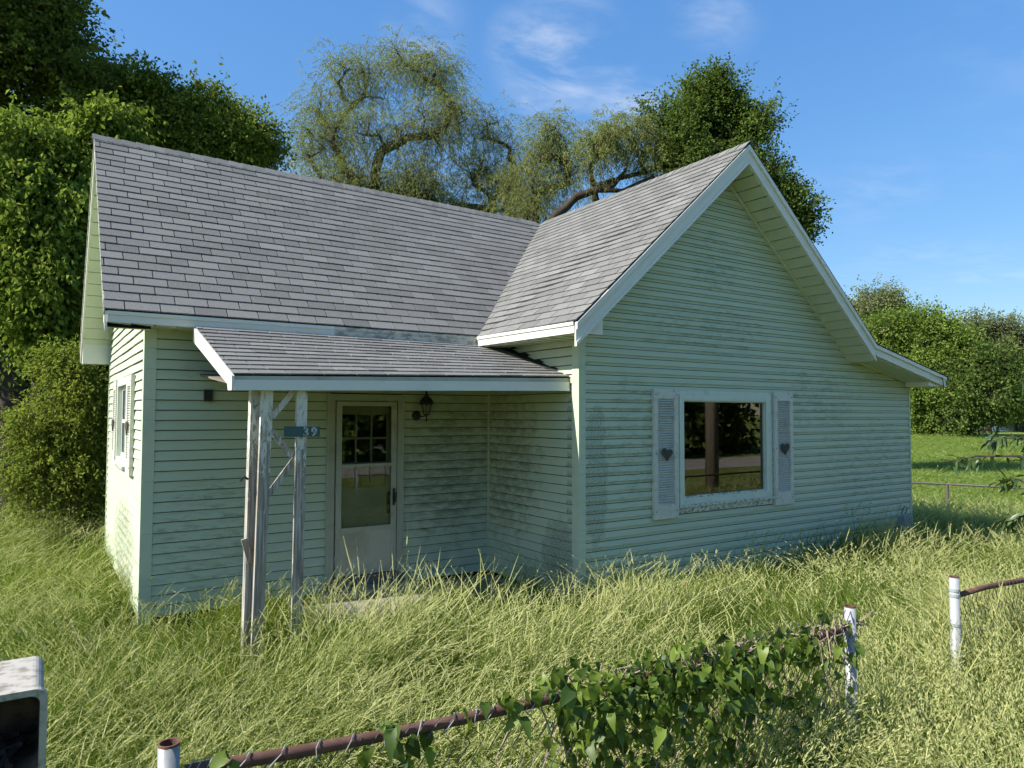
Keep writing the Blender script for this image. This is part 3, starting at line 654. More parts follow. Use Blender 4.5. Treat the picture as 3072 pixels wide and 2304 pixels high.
def shutter(cx, z0_, z1_, w_, axis, plane, nsl, label=None, heart=True, broken=False):
    """louvred shutter with its own slats; axis 'x' = on the front wall, 'y' = on the left wall"""
    def Q(a0, a1, o0, o1, c0, c1):
        return (a0, a1, plane-o1, plane-o0, c0, c1) if axis == 'x' else (plane-o1, plane-o0, a0, a1, c0, c1)
    a, e = cx-w_/2, cx+w_/2
    top, botm = .12, .17
    s_ = hp('shutter', 'shutter', lambda b: (b.box(*Q(a, a+.065, .02, .058, z0_, z1_)), b.box(*Q(e-.065, e, .02, .058, z0_, z1_)),
        b.box(*Q(a+.065, e-.065, .02, .057, z1_-top, z1_)), b.box(*Q(a+.065, e-.065, .02, .057, z0_, z0_+botm)), b.box(*Q(a+.065, e-.065, .02, .026, z0_+botm, z1_-top))), label=label)
    lo, hi = z0_+botm, z1_-top; st = (hi-lo)/nsl; proto = None
    for i in range(nsl):
        if proto is None:
            bb = MB(); p, q = (Q(a+.066, e-.066, .0, 0, 0, 0)[0:2] if axis == 'x' else (a+.066, e-.066))
            def C(al, o, z): return (al, plane-o, z) if axis == 'x' else (plane-o, al, z)
            zc = 0
            sec = [(.050, 0), (.054, .006), (.030, st*.95), (.027, st*.85)]
            bb.add([C(p, o, z) for o, z in sec]+[C(q, o, z) for o, z in sec], [(3,2,1,0), (4,5,6,7), (0,1,5,4), (1,2,6,5), (2,3,7,6), (3,0,4,7)])
            proto = bb.build('slat', 'shutter', s_); proto.location.z = lo
        else:
            o = proto.copy(); COL.objects.link(o); o.parent = s_; o.location = (0, 0, lo+i*st)
    if heart:
        hz = z0_+(z1_-z0_)*(.50 if axis == 'x' else .48)
        def hpts(sc, keep):
            out = []
            for k in range(40):
                tt = k*2*math.pi/40; X_ = 16*math.sin(tt)**3; Z_ = 13*math.cos(tt)-5*math.cos(2*tt)-2*math.cos(3*tt)-math.cos(4*tt)
                if keep(X_): out.append((X_*sc, Z_*sc))
            return out
        sc = .0052
        for sg in (-1, 1):
            pts = hpts(sc, lambda X_: X_*sg >= -.01)
            if sg < 0: pts = pts
            jag = .012 if (broken and sg > 0) else 0
            def F(b, pts=pts, sg=sg):
                poly = [( (cx+px+sg*.0015, plane-.060-.004*(sg > 0), hz+pz-jag*(pz > 0)) if axis == 'x' else (plane-.060-.004*(sg > 0), cx+px+sg*.0015, hz+pz)) for px, pz in pts]
                if sg > 0 : pass
                c0 = np.mean(poly, 0); poly = sorted(poly, key=lambda p_: math.atan2(p_[2]-c0[2], (p_[0]-c0[0]) if axis == 'x' else (p_[1]-c0[1])))
                b.prism(poly, (0, -.014, 0) if axis == 'x' else (-.014, 0, 0))
            hp('heart', 'heart', F, s_)
    hp('screw', 'black', lambda b: [b.box(*Q(q_-.006, q_+.006, .055, .062, z_-.006, z_+.006)) for q_ in (a+.03, e-.03) for z_ in (z0_+.09, (z0_+z1_)/2, z1_-.07)], s_)
    return s_
shutter(1.262, .68, 2.20, .40, 'x', YF, 43, 'left shutter of the picture window', True, True)
shutter(3.485, .695, 2.20, .40, 'x', YF, 43, 'right shutter of the picture window')
y0, y1, z0, z1 = WL
lw = hp('side_window', 'window_frame', lambda b: (
    b.box(XL-.05, XL+.06, y0-.06, y0+.03, z0-.04, z1+.06), b.box(XL-.05, XL+.06, y1-.03, y1+.06, z0-.04, z1+.06), b.box(XL-.05, XL+.06, y0+.03, y1-.03, z1-.03, z1+.06), b.box(XL-.05, XL+.06, y0+.03, y1-.03, z0-.04, z0+.02)), label='small sash window in the left wall')
hp('sash', 'white', lambda b: (b.box(XL+.0, XL+.03, y0+.03, y0+.09, z0+.02, z1-.03), b.box(XL, XL+.03, y1-.09, y1-.03, z0+.02, z1-.03), b.box(XL, XL+.03, (y0+y1)/2-.03, (y0+y1)/2+.03, z0+.02, z1-.03),
    b.box(XL+.001, XL+.029, y0+.09, y1-.09, z0+.02, z0+.07), b.box(XL+.001, XL+.029, y0+.09, y1-.09, z1-.08, z1-.03), b.box(XL+.001, XL+.029, y0+.09, y1-.09, (z0+z1)/2-.02, (z0+z1)/2+.02)), lw)
hp('pane', 'glass', lambda b: b.box(XL+.012, XL+.016, y0+.09, (y0+y1)/2-.03, z0+.07, z1-.08), lw)
hp('pane', 'glass', lambda b: b.box(XL+.012, XL+.016, (y0+y1)/2+.03, y1-.09, z0+.07, z1-.08), lw)
hp('curtain', 'curtain', lambda b: b.box(XL+.08, XL+.09, y0, y1, z0, z1), lw)
hp('sill', 'sill', lambda b: (b.box(XL-.085, XL+.0, y0-.07, y1+.07, z0-.075, z0-.04), b.box(XL-.03, XL, y0-.06, y1+.06, z0-.14, z0-.075)), lw)
shutter(1.0, 1.215, 2.315, .44, 'y', XL, 30, 'front shutter of the side window')
shutter(2.82, 1.23, 2.315, .44, 'y', XL, 30, 'rear shutter of the side window')
# small vent box by the porch eave
hp('vent_box', 'black', lambda b: b.box(-3.46, -3.38, -.06, -.018, 2.02, 2.14))
# give every direct child of the house its true place (the Empty stands inside the footprint)
put(house)

# ------------------------------------------------------------------ things on the house
lan = thing('wall_lantern', 'black carriage lantern on the wall right of the door', 'lantern', (-1.0, -.02, 1.9))
lx, ly = -.985, -.16
bkp = part('backplate', 'black', lan, lambda b: b.lathe((0, 0, 0), [(.001, 0), (.05, .0), (.062, .012), (.04, .024), (.001, .026)], 14), True)
bkp.rotation_euler = (R(90), 0, 0); bkp.location = (-1.05, -.01, 1.875)
part('arm', 'black', lan, lambda b: (b.tube([(-1.05, -.03, 1.875), (-1.02, -.09, 1.86), (lx, ly, 1.875)], .009), b.lathe((lx, ly, 1.80), [(.003, 0), (.012, .012), (.007, .03), (.01, .07), (.026, .085)], 8)))
part('cage', 'black', lan, lambda b: (*[b.bar((lx+.034*math.cos(k*math.pi/3), ly+.034*math.sin(k*math.pi/3), 1.885), (lx+.068*math.cos(k*math.pi/3), ly+.068*math.sin(k*math.pi/3), 2.01), .007, .007) for k in range(6)],
    b.lathe((lx, ly, 1.875), [(.02, 0), (.036, .004), (.036, .014), (.02, .016)], 6), b.lathe((lx, ly, 2.005), [(.088, 0), (.095, .008), (.085, .016)], 6)))
part('roof_cap', 'black', lan, lambda b: b.lathe((lx, ly, 2.02), [(.09, 0), (.085, .02), (.06, .06), (.028, .085), (.022, .10), (.03, .108), (.012, .12), (.014, .135), (.003, .15)], 10), True)
part('glass', 'storm_glass', lan, lambda b: b.lathe((lx, ly, 1.89), [(.030, 0), (.062, .115)], 6))
part('bulb', 'digit', lan, lambda b: b.lathe((lx, ly, 1.90), [(.010, 0), (.012, .03), (.02, .06), (.012, .085), (.002, .09)], 8), True)
put(lan)

sign = thing('house_number_sign', 'dark teal board with worn number 39 nailed across right porch post', 'sign', (-2.94, -1.66, 1.70))
part('board', 'teal', sign, lambda b: b.bar((-3.10, -1.655, 1.742), (-2.787, -1.655, 1.738), .018, .088, (0, 1, 0)))
for ch, x in (('3', -2.912), ('9', -2.842)):
    cu = bpy.data.curves.new('digit', 'FONT'); cu.body = ch; cu.size = .105; cu.extrude = .003; cu.bevel_depth = .0012; cu.offset = .002; cu.resolution_u = 3; cu.align_x = 'CENTER'
    tmp = bpy.data.objects.new('digit_curve', cu); COL.objects.link(tmp)
    bpy.context.view_layer.update()
    me = bpy.data.meshes.new_from_object(tmp.evaluated_get(bpy.context.evaluated_depsgraph_get()))
    bpy.data.objects.remove(tmp); me.materials.clear(); me.materials.append(MT['digit'])
    o = link('digit', me, sign); o.rotation_euler = (R(90), 0, R(0)); o.location = (x, -1.667, 1.703)
put(sign)

nid = thing('utility_box', 'small grey utility box low on the gable wall with black cable', 'utility box', (6.48, YF-.02, .08))
part('case', 'grey_box', nid, lambda b: (b.box(6.355, 6.605, YF-.115, YF-.02, .09, .31), b.box(6.345, 6.615, YF-.13, YF-.10, .28, .325)))
part('lid', 'grey_box', nid, lambda b: b.box(6.37, 6.59, YF-.13, YF-.1152, .10, .275))
part('cable', 'black', nid, lambda b: (b.tube([(6.36, YF-.03, .14), (6.1, YF-.028, .15), (5.8, YF-.028, .125), (5.5, YF-.028, .15), (5.2, YF-.028, .155), (4.95, YF-.03, .17)], .009, 5), b.tube([(6.55, YF-.04, .33), (6.60, YF-.05, .42), (6.52, YF-.05, .46), (6.45, YF-.04, .36), (6.42, YF-.12, .2), (6.55, YF-.135, .13)], .006, 5)))
put(nid)
sc_ = thing('service_wire', 'short black wire stub hooked on the lower right rake board', 'wire', (6.95, FY-.02, 2.45))
part('wire', 'black', sc_, lambda b: b.tube([(6.88, FY-.03, 2.49), (6.93, FY-.04, 2.47), (6.96, FY-.03, 2.49), (6.97, FY-.035, 2.42), (7.0, FY-.03, 2.35), (6.99, FY-.03, 2.28)], .006, 5))
put(sc_)

# ------------------------------------------------------------------ fences
def zigzag(b, p, q, z0, z1, pitch=.062, r_=.0025):
    p, q = V3(*p), V3(*q); L_ = np.linalg.norm((q-p)[:2]); d = (q-p)/L_; n = int(L_/pitch); m = int((z1-z0)/(pitch))
    for i in range(n):
        pts = []
        for j in range(m+1):
            a = (i + (j % 2))*pitch; pts.append(p+d*a+V3(0, (.004 if j % 2 else -.004), z0+(z1-z0)*j/m))
        b.tube(pts, r_, 3, False)
def chain_post(parent, x, y, ztop, r_, zband=None, cap=False):
    def fn(b):
        n = 18; vs = []
        for rr_, z in ((r_, GZ-.2), (r_, ztop), (r_*.86, ztop), (r_*.86, ztop-.12)): vs += [(x+rr_*math.cos(k*2*math.pi/n), y+rr_*math.sin(k*2*math.pi/n), z) for k in range(n)]
        b.add(vs, [(i*n+k, i*n+(k+1) % n, (i+1)*n+(k+1) % n, (i+1)*n+k) for i in range(3) for k in range(n)] + [tuple(range(3*n, 4*n))])
    o = part('post', 'galv', parent, fn)
    o.data.polygons.foreach_set('use_smooth', [True]*len(o.data.polygons))
    part('rusty_rim', 'rust', parent, lambda b: b.add([(x+rr_*math.cos(k*2*math.pi/18), y+rr_*math.sin(k*2*math.pi/18), z) for rr_, z in ((r_*1.01, ztop-.004), (r_*1.01, ztop+.003), (r_*.84, ztop+.003), (r_*.84, ztop-.04)) for k in range(18)],
        [(i*18+k, i*18+(k+1) % 18, (i+1)*18+(k+1) % 18, (i+1)*18+k) for i in range(3) for k in range(18)]))
    for zb in zband or ():
        part('band', 'grey_box', parent, lambda b: b.lathe((x, y, zb), [(r_*1.0, 0), (r_*1.12, .003), (r_*1.12, .022), (r_*1.0, .025)], 18))
FYY = -5.46
f1 = thing('chain_link_fence', 'rusty chain-link fence with sagging top rail and vine-covered end', 'fence', (-2.7, FYY, GZ))
railp = [at_y(u, v, FYY) for u, v in ((400, 1668), (450, 1657), (640, 1625), (820, 1590), (1000, 1553), (1090, 1533), (1220, 1502), (1400, 1460), (1560, 1424), (1730, 1390), (1800, 1365), (1838, 1352))]
part('top_rail', 'rust', f1, lambda b: b.tube(railp, .0205, 12), True)
P0 = at_d(365, 1606, 2.42); P1 = at_y(1836, 1310, FYY); P2 = at_y(2061, 1246, FYY)
chain_post(f1, P0[0], P0[1], P0[2], .031)
chain_post(f1, P1[0], P1[1], P1[2], .031, (P1[2]-.17, P1[2]-.32))
part('wire_mesh', 'wire', f1, lambda b: zigzag(b, (railp[0][0], FYY-.02, 0), (P1[0], FYY-.02, 0), GZ, railp[3][2]+.02), label='rusted diamond wire mesh')
def twist(b):
    for i in range(26):
        f = (i+.5)/27*(len(railp)-1); k = int(f); p = railp[k]+(railp[k+1]-railp[k])*(f-k); sl_ = random.uniform(-.03, .03)
        b.tube([p+V3(-.03+sl_, -.024, -.022), p+V3(-.012, -.026, .014), p+V3(.004, -.006, .026), p+V3(.018, .02, .02)], .0022, 4, False)
part('tie_wire', 'galv', f1, twist)
put(f1)
f2 = thing('chain_link_fence', 'chain-link fence by the right gate post half buried in grass', 'fence', (P2[0]+1, FYY, GZ))
rail2 = [V3(P2[0]+.03, FYY, P2[2]-.13)]+[at_y(u, v, FYY) for u, v in ((2130, 1268), (2212, 1253), (2300, 1243))]+[V3(2.6, FYY, P2[2]-.09), V3(5, FYY, P2[2]-.12), V3(9.5, FYY, P2[2]-.1)]
part('top_rail', 'rust', f2, lambda b: b.tube(rail2, .019, 10), True)
chain_post(f2, P2[0], P2[1], P2[2], .031, (P2[2]-.10, P2[2]-.135, P2[2]-.33))
part('wire_mesh', 'wire', f2, lambda b: zigzag(b, (P2[0], FYY-.02, 0), (2.2, FYY-.02, 0), GZ, rail2[0][2]+.01))
put(f2)
BF = [at_z(u, v, .47) for u, v in ((1935, 1041), (1968, 1042.5), (2046, 1046), (2215, 1055), (2330, 1061))]
f3 = thing('chain_link_fence', 'thin low fence crossing the lawn behind the house', 'fence', (BF[2][0], BF[2][1], GZ))
part('top_rail', 'wire', f3, lambda b: b.tube(BF, .021, 8))
for i in (2, 4): part('post', 'bark_grey', f3, lambda b: b.tube([V3(BF[i][0], BF[i][1], GZ-.1), V3(BF[i][0], BF[i][1], .46)], .03, 8))
def far_wire(b):
    for p, q in zip(BF[1:], BF[2:]): zigzag(b, (p[0], p[1], 0), (q[0], q[1], 0), GZ, .46, .11, .0016)
part('wire_mesh', 'wire', f3, far_wire)
put(f3)

# ------------------------------------------------------------------ newspaper box on its post
nb_x, nb_y, nb_z = -4.80, -6.27, 1.245
A = at_d(104, 1484, 1.62)
bx1, by0, bz1 = A[0], A[1], A[2]; bh, bw, bl = .175, .30, .24
nb = thing('newspaper_box', 'weathered off-white plastic newspaper box with open front on a post', 'newspaper box', (bx1-bw/2, by0+.1, GZ))
def rrect(x0, x1, z0, z1, r_, n=6):
    out = []
    for cx, cz, a0 in ((x1-r_, z1-r_, 0), (x0+r_, z1-r_, 90), (x0+r_, z0+r_, 180), (x1-r_, z0+r_, 270)):
        out += [(cx+r_*math.cos(R(a0+90*k/n)), cz+r_*math.sin(R(a0+90*k/n))) for k in range(n+1)]
    return out
def shell(b):
    o = rrect(bx1-bw, bx1, bz1-bh, bz1, .022); i_ = rrect(bx1-bw+.012, bx1-.012, bz1-bh+.012, bz1-.012, .016); n = len(o)
    o2 = rrect(bx1-bw+.005, bx1-.005, bz1-bh+.005, bz1-.006, .02)
    vs = [(x, by0, z) for x, z in o]+[(x, by0+.022, z) for x, z in o]+[(x, by0+.024, z) for x, z in o2]+[(x, by0+bl, z) for x, z in o2]+[(x, by0, z) for x, z in i_]+[(x, by0+.03, z) for x, z in i_]
    fs = []
    for a, c in ((0, 1), (1, 2), (2, 3), (4, 0), (5, 4)): fs += [(a*n+k, a*n+(k+1) % n, c*n+(k+1) % n, c*n+k) for k in range(n)]
    b.add(vs, fs+[tuple(range(3*n, 4*n))[::-1]])
part('shell', 'plastic_old', nb, shell)
def inner(b):
    i_ = rrect(bx1-bw+.0125, bx1-.0125, bz1-bh+.0125, bz1-.0125, .016); n = len(i_)
    vs = [(x, by0+.012, z) for x, z in i_]+[(x, by0+bl-.01, z) for x, z in i_]
    b.add(vs, [(k, (k+1) % n, n+(k+1) % n, n+k) for k in range(n)]+[tuple(range(n, 2*n))])
part('lining', 'plastic_in', nb, inner)
part('painted_slot_light', 'leaf_pale', nb, lambda b: [b.prism([(x-.014, by0+bl-.016, bz1-.082), (x, by0+bl-.016, bz1-.086), (x+.014, by0+bl-.016, bz1-.080), (x, by0+bl-.016, bz1-.077)], (0, .004, 0)) for x in (bx1-.052, bx1-.095)], label='pale plates inside the back, coloured as daylight through drain slots')  # the back is closed: daylight in the slots is the plates' pale colour
part('leaf_litter', 'bark', nb, lambda b: [b.tube([(bx1-.1+random.uniform(-.06, .06), by0+random.uniform(.05, .2), bz1-bh+.018), (bx1-.08+random.uniform(-.06, .06), by0+random.uniform(.05, .2), bz1-bh+.03)], .008, 5) for _ in range(14)])
part('post', 'grey_wood', nb, lambda b: b.box(bx1-.16, bx1-.055, by0+.07, by0+.175, GZ-.2, bz1-bh-.001))
put(nb)

# ------------------------------------------------------------------ grass
def ribbon(V, F, A, p, d, L_, wd, lean, side, seg=3, a=0., sag=0.):
    """bent blade: p base, d lean direction (unit, xy)"""
    base = len(V); side = np.array(side)
    for k in range(seg+1):
        f = k/seg; c = p + np.array([d[0]*lean*f**1.8, d[1]*lean*f**1.8, L_*(f - sag*f*f*f)])
        ww = wd*(1-f**1.6)*.5+.0003
        V.append(c-side*ww); V.append(c+side*ww)
    for k in range(seg):
        F.append((base+2*k, base+2*k+1, base+2*k+3, base+2*k+2)); A.append(a)
    return V[-1]
def clump(seed, kind, lod=0):
    rr = np.random.default_rng(seed); V, F, A, Mi = [], [], [], []
    def disc():
        a = rr.uniform(0, 6.28); q = PR*math.sqrt(rr.random()); return np.array([q*math.cos(a), q*math.sin(a), 0.])
    m8 = 1 if kind.startswith('lawn') else 8; PR = .30 if m8 == 1 else .36
    def lean_dir():
        th = rr.normal(0, 1.0); return np.array([math.cos(th), math.sin(th)])
    def go(n, hmin, hmax, wmin, wmax, lean, mi, sag):
        for _ in range(n*m8):
            p = disc(); d = lean_dir(); L_ = rr.uniform(hmin, hmax); s_ = rr.uniform(0, 6.28); n0 = len(F)
            ribbon(V, F, A, p, d, L_, rr.uniform(wmin, wmax), L_*rr.uniform(*lean), (math.cos(s_), math.sin(s_), 0), 4, rr.random(), rr.uniform(*sag)); Mi.extend([mi]*(len(F)-n0))
    def heads(n, hmin, hmax, lean, hl, nsp, spl, spw, spread, core=.007):
        for _ in range(n*m8):
            p = disc(); d = lean_dir(); L_ = rr.uniform(hmin, hmax); ln = L_*rr.uniform(*lean); s_ = rr.uniform(0, 6.28); side = np.array((math.cos(s_), math.sin(s_), 0)); n0 = len(F); sag = rr.uniform(.05, .3)
            ribbon(V, F, A, p, d, L_, .0030 if lod else .0022, ln, side, 4, rr.random()*.6+.4, sag); Mi.extend([0]*(len(F)-n0))
            at = lambda f: p+np.array([d[0]*ln*f**1.8, d[1]*ln*f**1.8, L_*(f-sag*f**3)])
            a0 = rr.random()
            if core:                                     # the head itself: a slim spindle
                b0 = len(V); fs_ = (1-hl, 1-hl*.72, 1-hl*.35, 1.02)
                for f, ww in zip(fs_, (.12, 1, .8, .06)):
                    c = at(f); V.append(c-side*core*ww*.5); V.append(c+side*core*ww*.5)
                for k in range(3): F.append((b0+2*k, b0+2*k+1, b0+2*k+3, b0+2*k+2)); A.append(a0); Mi.append(1)
            tt = np.array([d[0]*ln*1.6, d[1]*ln*1.6, L_*(1-2.5*sag)]); tt /= np.linalg.norm(tt)+1e-9
            for k in range(nsp):
                f = min(1-hl*(k+rr.random())/nsp, 1); c = at(f)
                o = rr.normal(0, 1, 3); o /= np.linalg.norm(o)
                c = c+o*spread*rr.random(); ax = tt*.9+o*.38; ax /= np.linalg.norm(ax); sd = np.cross(ax, rr.normal(0, 1, 3)); sd /= np.linalg.norm(sd)+1e-9
                l_, w_ = spl*rr.uniform(.7, 1.3), spw*rr.uniform(.7, 1.3); b0 = len(V)
                V.extend([c-ax*l_/2, c+sd*w_/2, c+ax*l_/2, c-sd*w_/2]); F.append((b0, b0+1, b0+2, b0+3)); A.append(np.clip(a0+rr.normal(0, .2), 0, 1)); Mi.append(1)
    G, W_, HN, SN, SZ = (1, 1, 1, 1, 1) if lod == 0 else (.55, 1.6, .7, .38, 1.5); CR = .0055 if lod == 0 else .0065
    g_ = lambda n_: max(1, int(n_*G)); h_ = lambda n_: max(1, int(n_*HN)); q_ = lambda n_: max(4, int(n_*SN))
    if kind == 'mix':
        go(g_(30), .22, .60, .003*W_, .006*W_, (.12, .6), 0, (0, .35)); heads(h_(11), .40, .84, (.12, .6), .24, q_(14), .013*SZ, .0048*SZ, .009, CR)
    elif kind == 'heads':
        go(g_(22), .2, .52, .003*W_, .005*W_, (.15, .6), 0, (0, .3)); heads(h_(17), .38, .80, (.15, .8), .26, q_(14), .013*SZ, .0048*SZ, .009, CR)
    elif kind == 'green':
        go(g_(50), .22, .66, .0035*W_, .0075*W_, (.1, .7), 0, (0, .45)); heads(h_(3), .5, .85, (.1, .5), .22, q_(14), .012*SZ, .0045*SZ, .006, CR*.7); go(1, .10, .34, .018, .034, (.2, 1.1), 0, (.1, .6))
    elif kind == 'lodged':
        go(g_(20), .2, .46, .003*W_, .005*W_, (.4, 1.2), 0, (.1, .5)); heads(h_(17), .42, .78, (.6, 1.3), .28, q_(14), .013*SZ, .0048*SZ, .008, CR)
    elif kind == 'open':            # airy brome-like panicles with long spikelets
        go(g_(18), .25, .6, .003*W_, .005*W_, (.1, .5), 0, (0, .3)); heads(h_(9), .6, .98, (.12, .5), .34, q_(18), .028*SZ**.5, .0055*SZ, .045, 0)
    elif kind == 'tuft':            # cocksfoot: thick clustered heads
        go(g_(26), .3, .7, .004*W_, .007*W_, (.15, .6), 0, (0, .3)); heads(h_(3), .75, 1.0, (.08, .3), .14, q_(36), .013*SZ, .007*SZ, .018, CR); go(1, .12, .3, .02, .04, (.3, 1.0), 0, (.1, .6))
    elif kind == 'lawn':
        go(60, .05, .13, .004, .008, (.2, 1.0), 2, (0, .4))
    elif kind == 'lawn_tall':
        go(60, .14, .34, .004, .008, (.2, .9), 2, (0, .4)); heads(6, .3, .5, (.2, .6), .25, 14, .012, .005, .012)
    me = raw_mesh('tuft_'+kind, np.array(V), np.array(F), np.array(A), 'grass', False)
    me.materials.append(MT['grass_head']); me.materials.append(MT['lawn'])
    me.polygons.foreach_set('material_index', np.array(Mi, np.int32))
    return me
def scatter(name, label, cat, pts, rots, scl, idx, meshes):
    """one object: points that carry tufts"""
    lib = bpy.data.collections.new(name+'_library')
    for i, me in enumerate(meshes):
        o = bpy.data.objects.new('%s_tuft_%02d' % (name, i), me); lib.objects.link(o)
    me = bpy.data.meshes.new(name); n = len(pts); me.vertices.add(n); me.vertices.foreach_set('co', np.ascontiguousarray(pts, np.float32).ravel())
    for nm, ty, dat, key in (('rot', 'FLOAT_VECTOR', rots, 'vector'), ('scl', 'FLOAT_VECTOR', scl, 'vector'), ('idx', 'INT', idx, 'value')):
        at = me.attributes.new(nm, ty, 'POINT'); at.data.foreach_set(key, np.ascontiguousarray(dat, np.int32 if ty == 'INT' else np.float32).ravel())
    ob = link(name, me); tag(ob, label, cat, kind='stuff')
    g = bpy.data.node_groups.new(name, 'GeometryNodeTree')
    g.interface.new_socket('Geometry', in_out='INPUT', socket_type='NodeSocketGeometry'); g.interface.new_socket('Geometry', in_out='OUTPUT', socket_type='NodeSocketGeometry')
    gi, go_ = g.nodes.new('NodeGroupInput'), g.nodes.new('NodeGroupOutput')
    ci = g.nodes.new('GeometryNodeCollectionInfo'); ci.inputs['Collection'].default_value = lib; ci.inputs['Separate Children'].default_value = True; ci.inputs['Reset Children'].default_value = True
    ip = g.nodes.new('GeometryNodeInstanceOnPoints'); ip.inputs['Pick Instance'].default_value = True
    def na(nm, ty):
        q = g.nodes.new('GeometryNodeInputNamedAttribute'); q.data_type = ty; q.inputs[0].default_value = nm; return q.outputs[0]
    er = g.nodes.new('FunctionNodeEulerToRotation')
    L_ = g.links.new
    L_(gi.outputs[0], ip.inputs['Points']); L_(ci.outputs[0], ip.inputs['Instance']); L_(na('idx', 'INT'), ip.inputs['Instance Index'])
    L_(na('rot', 'FLOAT_VECTOR'), er.inputs[0]); L_(er.outputs[0], ip.inputs['Rotation']); L_(na('scl', 'FLOAT_VECTOR'), ip.inputs['Scale']); L_(ip.outputs[0], go_.inputs[0])
    md = ob.modifiers.new('tufts', 'NODES'); md.node_group = g
    return ob
def inside_house(x, y, m=.0):
    return ((x > XL-m) & (x < XW+m) & (y > -m) & (y < YB+m)) | ((x > -m) & (x < XW+m) & (y > YF-m) & (y < YB+m)) | ((x > -2.55) & (x < 0) & (y > -1.12) & (y < 0))
def smooth_noise(x, y, s, seed):
    rr = np.random.default_rng(seed); o = np.zeros_like(x)
    for k in range(6):
        a = rr.uniform(0, 6.28); f = s*(1+.5*k); o += np.sin((x*math.cos(a)+y*math.sin(a))*f+rr.uniform(0, 6.28))/(1+.4*k)
    return o/2.6
def frame_mask(x, y, z, mu=60, mv=90):
    v = np.stack([x, y, z], 1)-CAM; d = v @ FW; u = (1536+FPX*(v @ RT)/np.maximum(d, .1))/K; vv = (1152-FPX*(v @ UP)/np.maximum(d, .1))/K
    return (d > .8) & (u > -mu) & (u < 2212+mu) & (vv < 1659+mv+700/np.maximum(d, 1)) , d
def grass_points(n, x0, x1, y0, y1, dens):
    x = RNG.uniform(x0, x1, n); y = RNG.uniform(y0, y1, n); z = np.full(n, GZ)
    ok, d = frame_mask(x, y, z); p = dens(x, y, d)
    ok &= RNG.random(n) < p; ok &= ~inside_house(x, y, .03)
    return x[ok], y[ok], d[ok]
KINDS = ['mix', 'mix', 'mix', 'heads', 'heads', 'green', 'green', 'lodged', 'lodged', 'open', 'open', 'tuft']
variants = [clump(100+i, k) for i, k in enumerate(KINDS)]+[clump(150+i, k, 1) for i, k in enumerate(KINDS)]
def yard_density(x, y, d):
    return np.clip((5.2/np.maximum(d, 3.2))**.9, .12, 1)*np.where(x > 8.4, .0, 1)*np.where(y > 7.5, .25, 1)
gx, gy, gd = grass_points(4200, -11, 8.6, -7.0, 13, yard_density)
ex_, ey_ = RNG.uniform(.5, 13, 420), RNG.uniform(-9, -2.2, 420); vis = frame_mask(ex_, ey_, np.full(420, GZ))[0]      # beyond the frame, mirrored in the window
fx_, fy_ = RNG.uniform(P2[0], 2.8, 46), RNG.normal(FYY, .1, 46)
gx, gy, gd = np.concatenate([gx, fx_]), np.concatenate([gy, fy_]), np.concatenate([gd, np.full(46, 4.)])
gx, gy, gd = np.concatenate([gx, ex_[~vis]]), np.concatenate([gy, ey_[~vis]]), np.concatenate([gd, np.full((~vis).sum(), 9.)])
n = len(gx)
hn = smooth_noise(gx, gy, .9, 1); ln = smooth_noise(gx, gy, .6, 2); kn = smooth_noise(gx, gy, 1.1, 3)
rag = (np.abs(gy-FYY) < .28) & (gx > P2[0])
idx = np.zeros(n, int); u_ = RNG.random(n)
for i in range(n):
    k = kn[i]; right = gx[i] > .2 and gy[i] < -1.9
    if gy[i] < -5.5 and gx[i] > -2.2: pool = [9, 10, 9, 0, 1, 5, 3, 10]
    elif right and k > -.1: pool = [5, 6, 0, 1, 2, 5, 9, 6, 11]
    elif k > .25: pool = [3, 4, 3, 7, 0, 1]
    elif k < -.25: pool = [5, 6, 5, 6, 0, 2, 1]
    else: pool = [0, 1, 2, 3, 4, 7, 8, 5]
    if gx[i] < -4.2: pool = [0, 1, 3, 4, 2, 5]
    idx[i] = pool[int(u_[i]*len(pool))]+(12 if gd[i] > 4.6 else 0)
hs = .92+.16*hn+RNG.normal(0, .10, n)
hs *= np.where((gy > -2.5) & (gx > -4) & (gx < 0), .82, 1)
hs *= np.where((gx < -4.2) & (gy > 0), .85, 1)
hs *= np.where(gy < -5.6, .88, 1)
hs *= np.where(rag, 1.25, 1)
lodge = np.clip(ln*1.0, 0, 1)*np.where((gx > -4.4) & (gx < 2), 1, .4)
rot = np.stack([R(24)*lodge*RNG.uniform(.4, 1.2, n)+RNG.normal(0, .07, n), R(-18)*lodge*RNG.uniform(.2, 1.2, n)+RNG.normal(0, .07, n), -.35+1.9*smooth_noise(gx, gy, .55, 5)+RNG.normal(0, .5, n)], 1)
wsc = 1+.035*np.maximum(gd-6, 0)
scl = np.stack([wsc*RNG.uniform(.9, 1.2, n), wsc*RNG.uniform(.9, 1.2, n), np.clip(hs, .45, 1.35)], 1)
scatter('tall_grass', 'overgrown pale seeding grass filling the yard around the house', 'grass', np.stack([gx, gy, np.full(n, GZ)], 1), rot, scl, idx, variants)
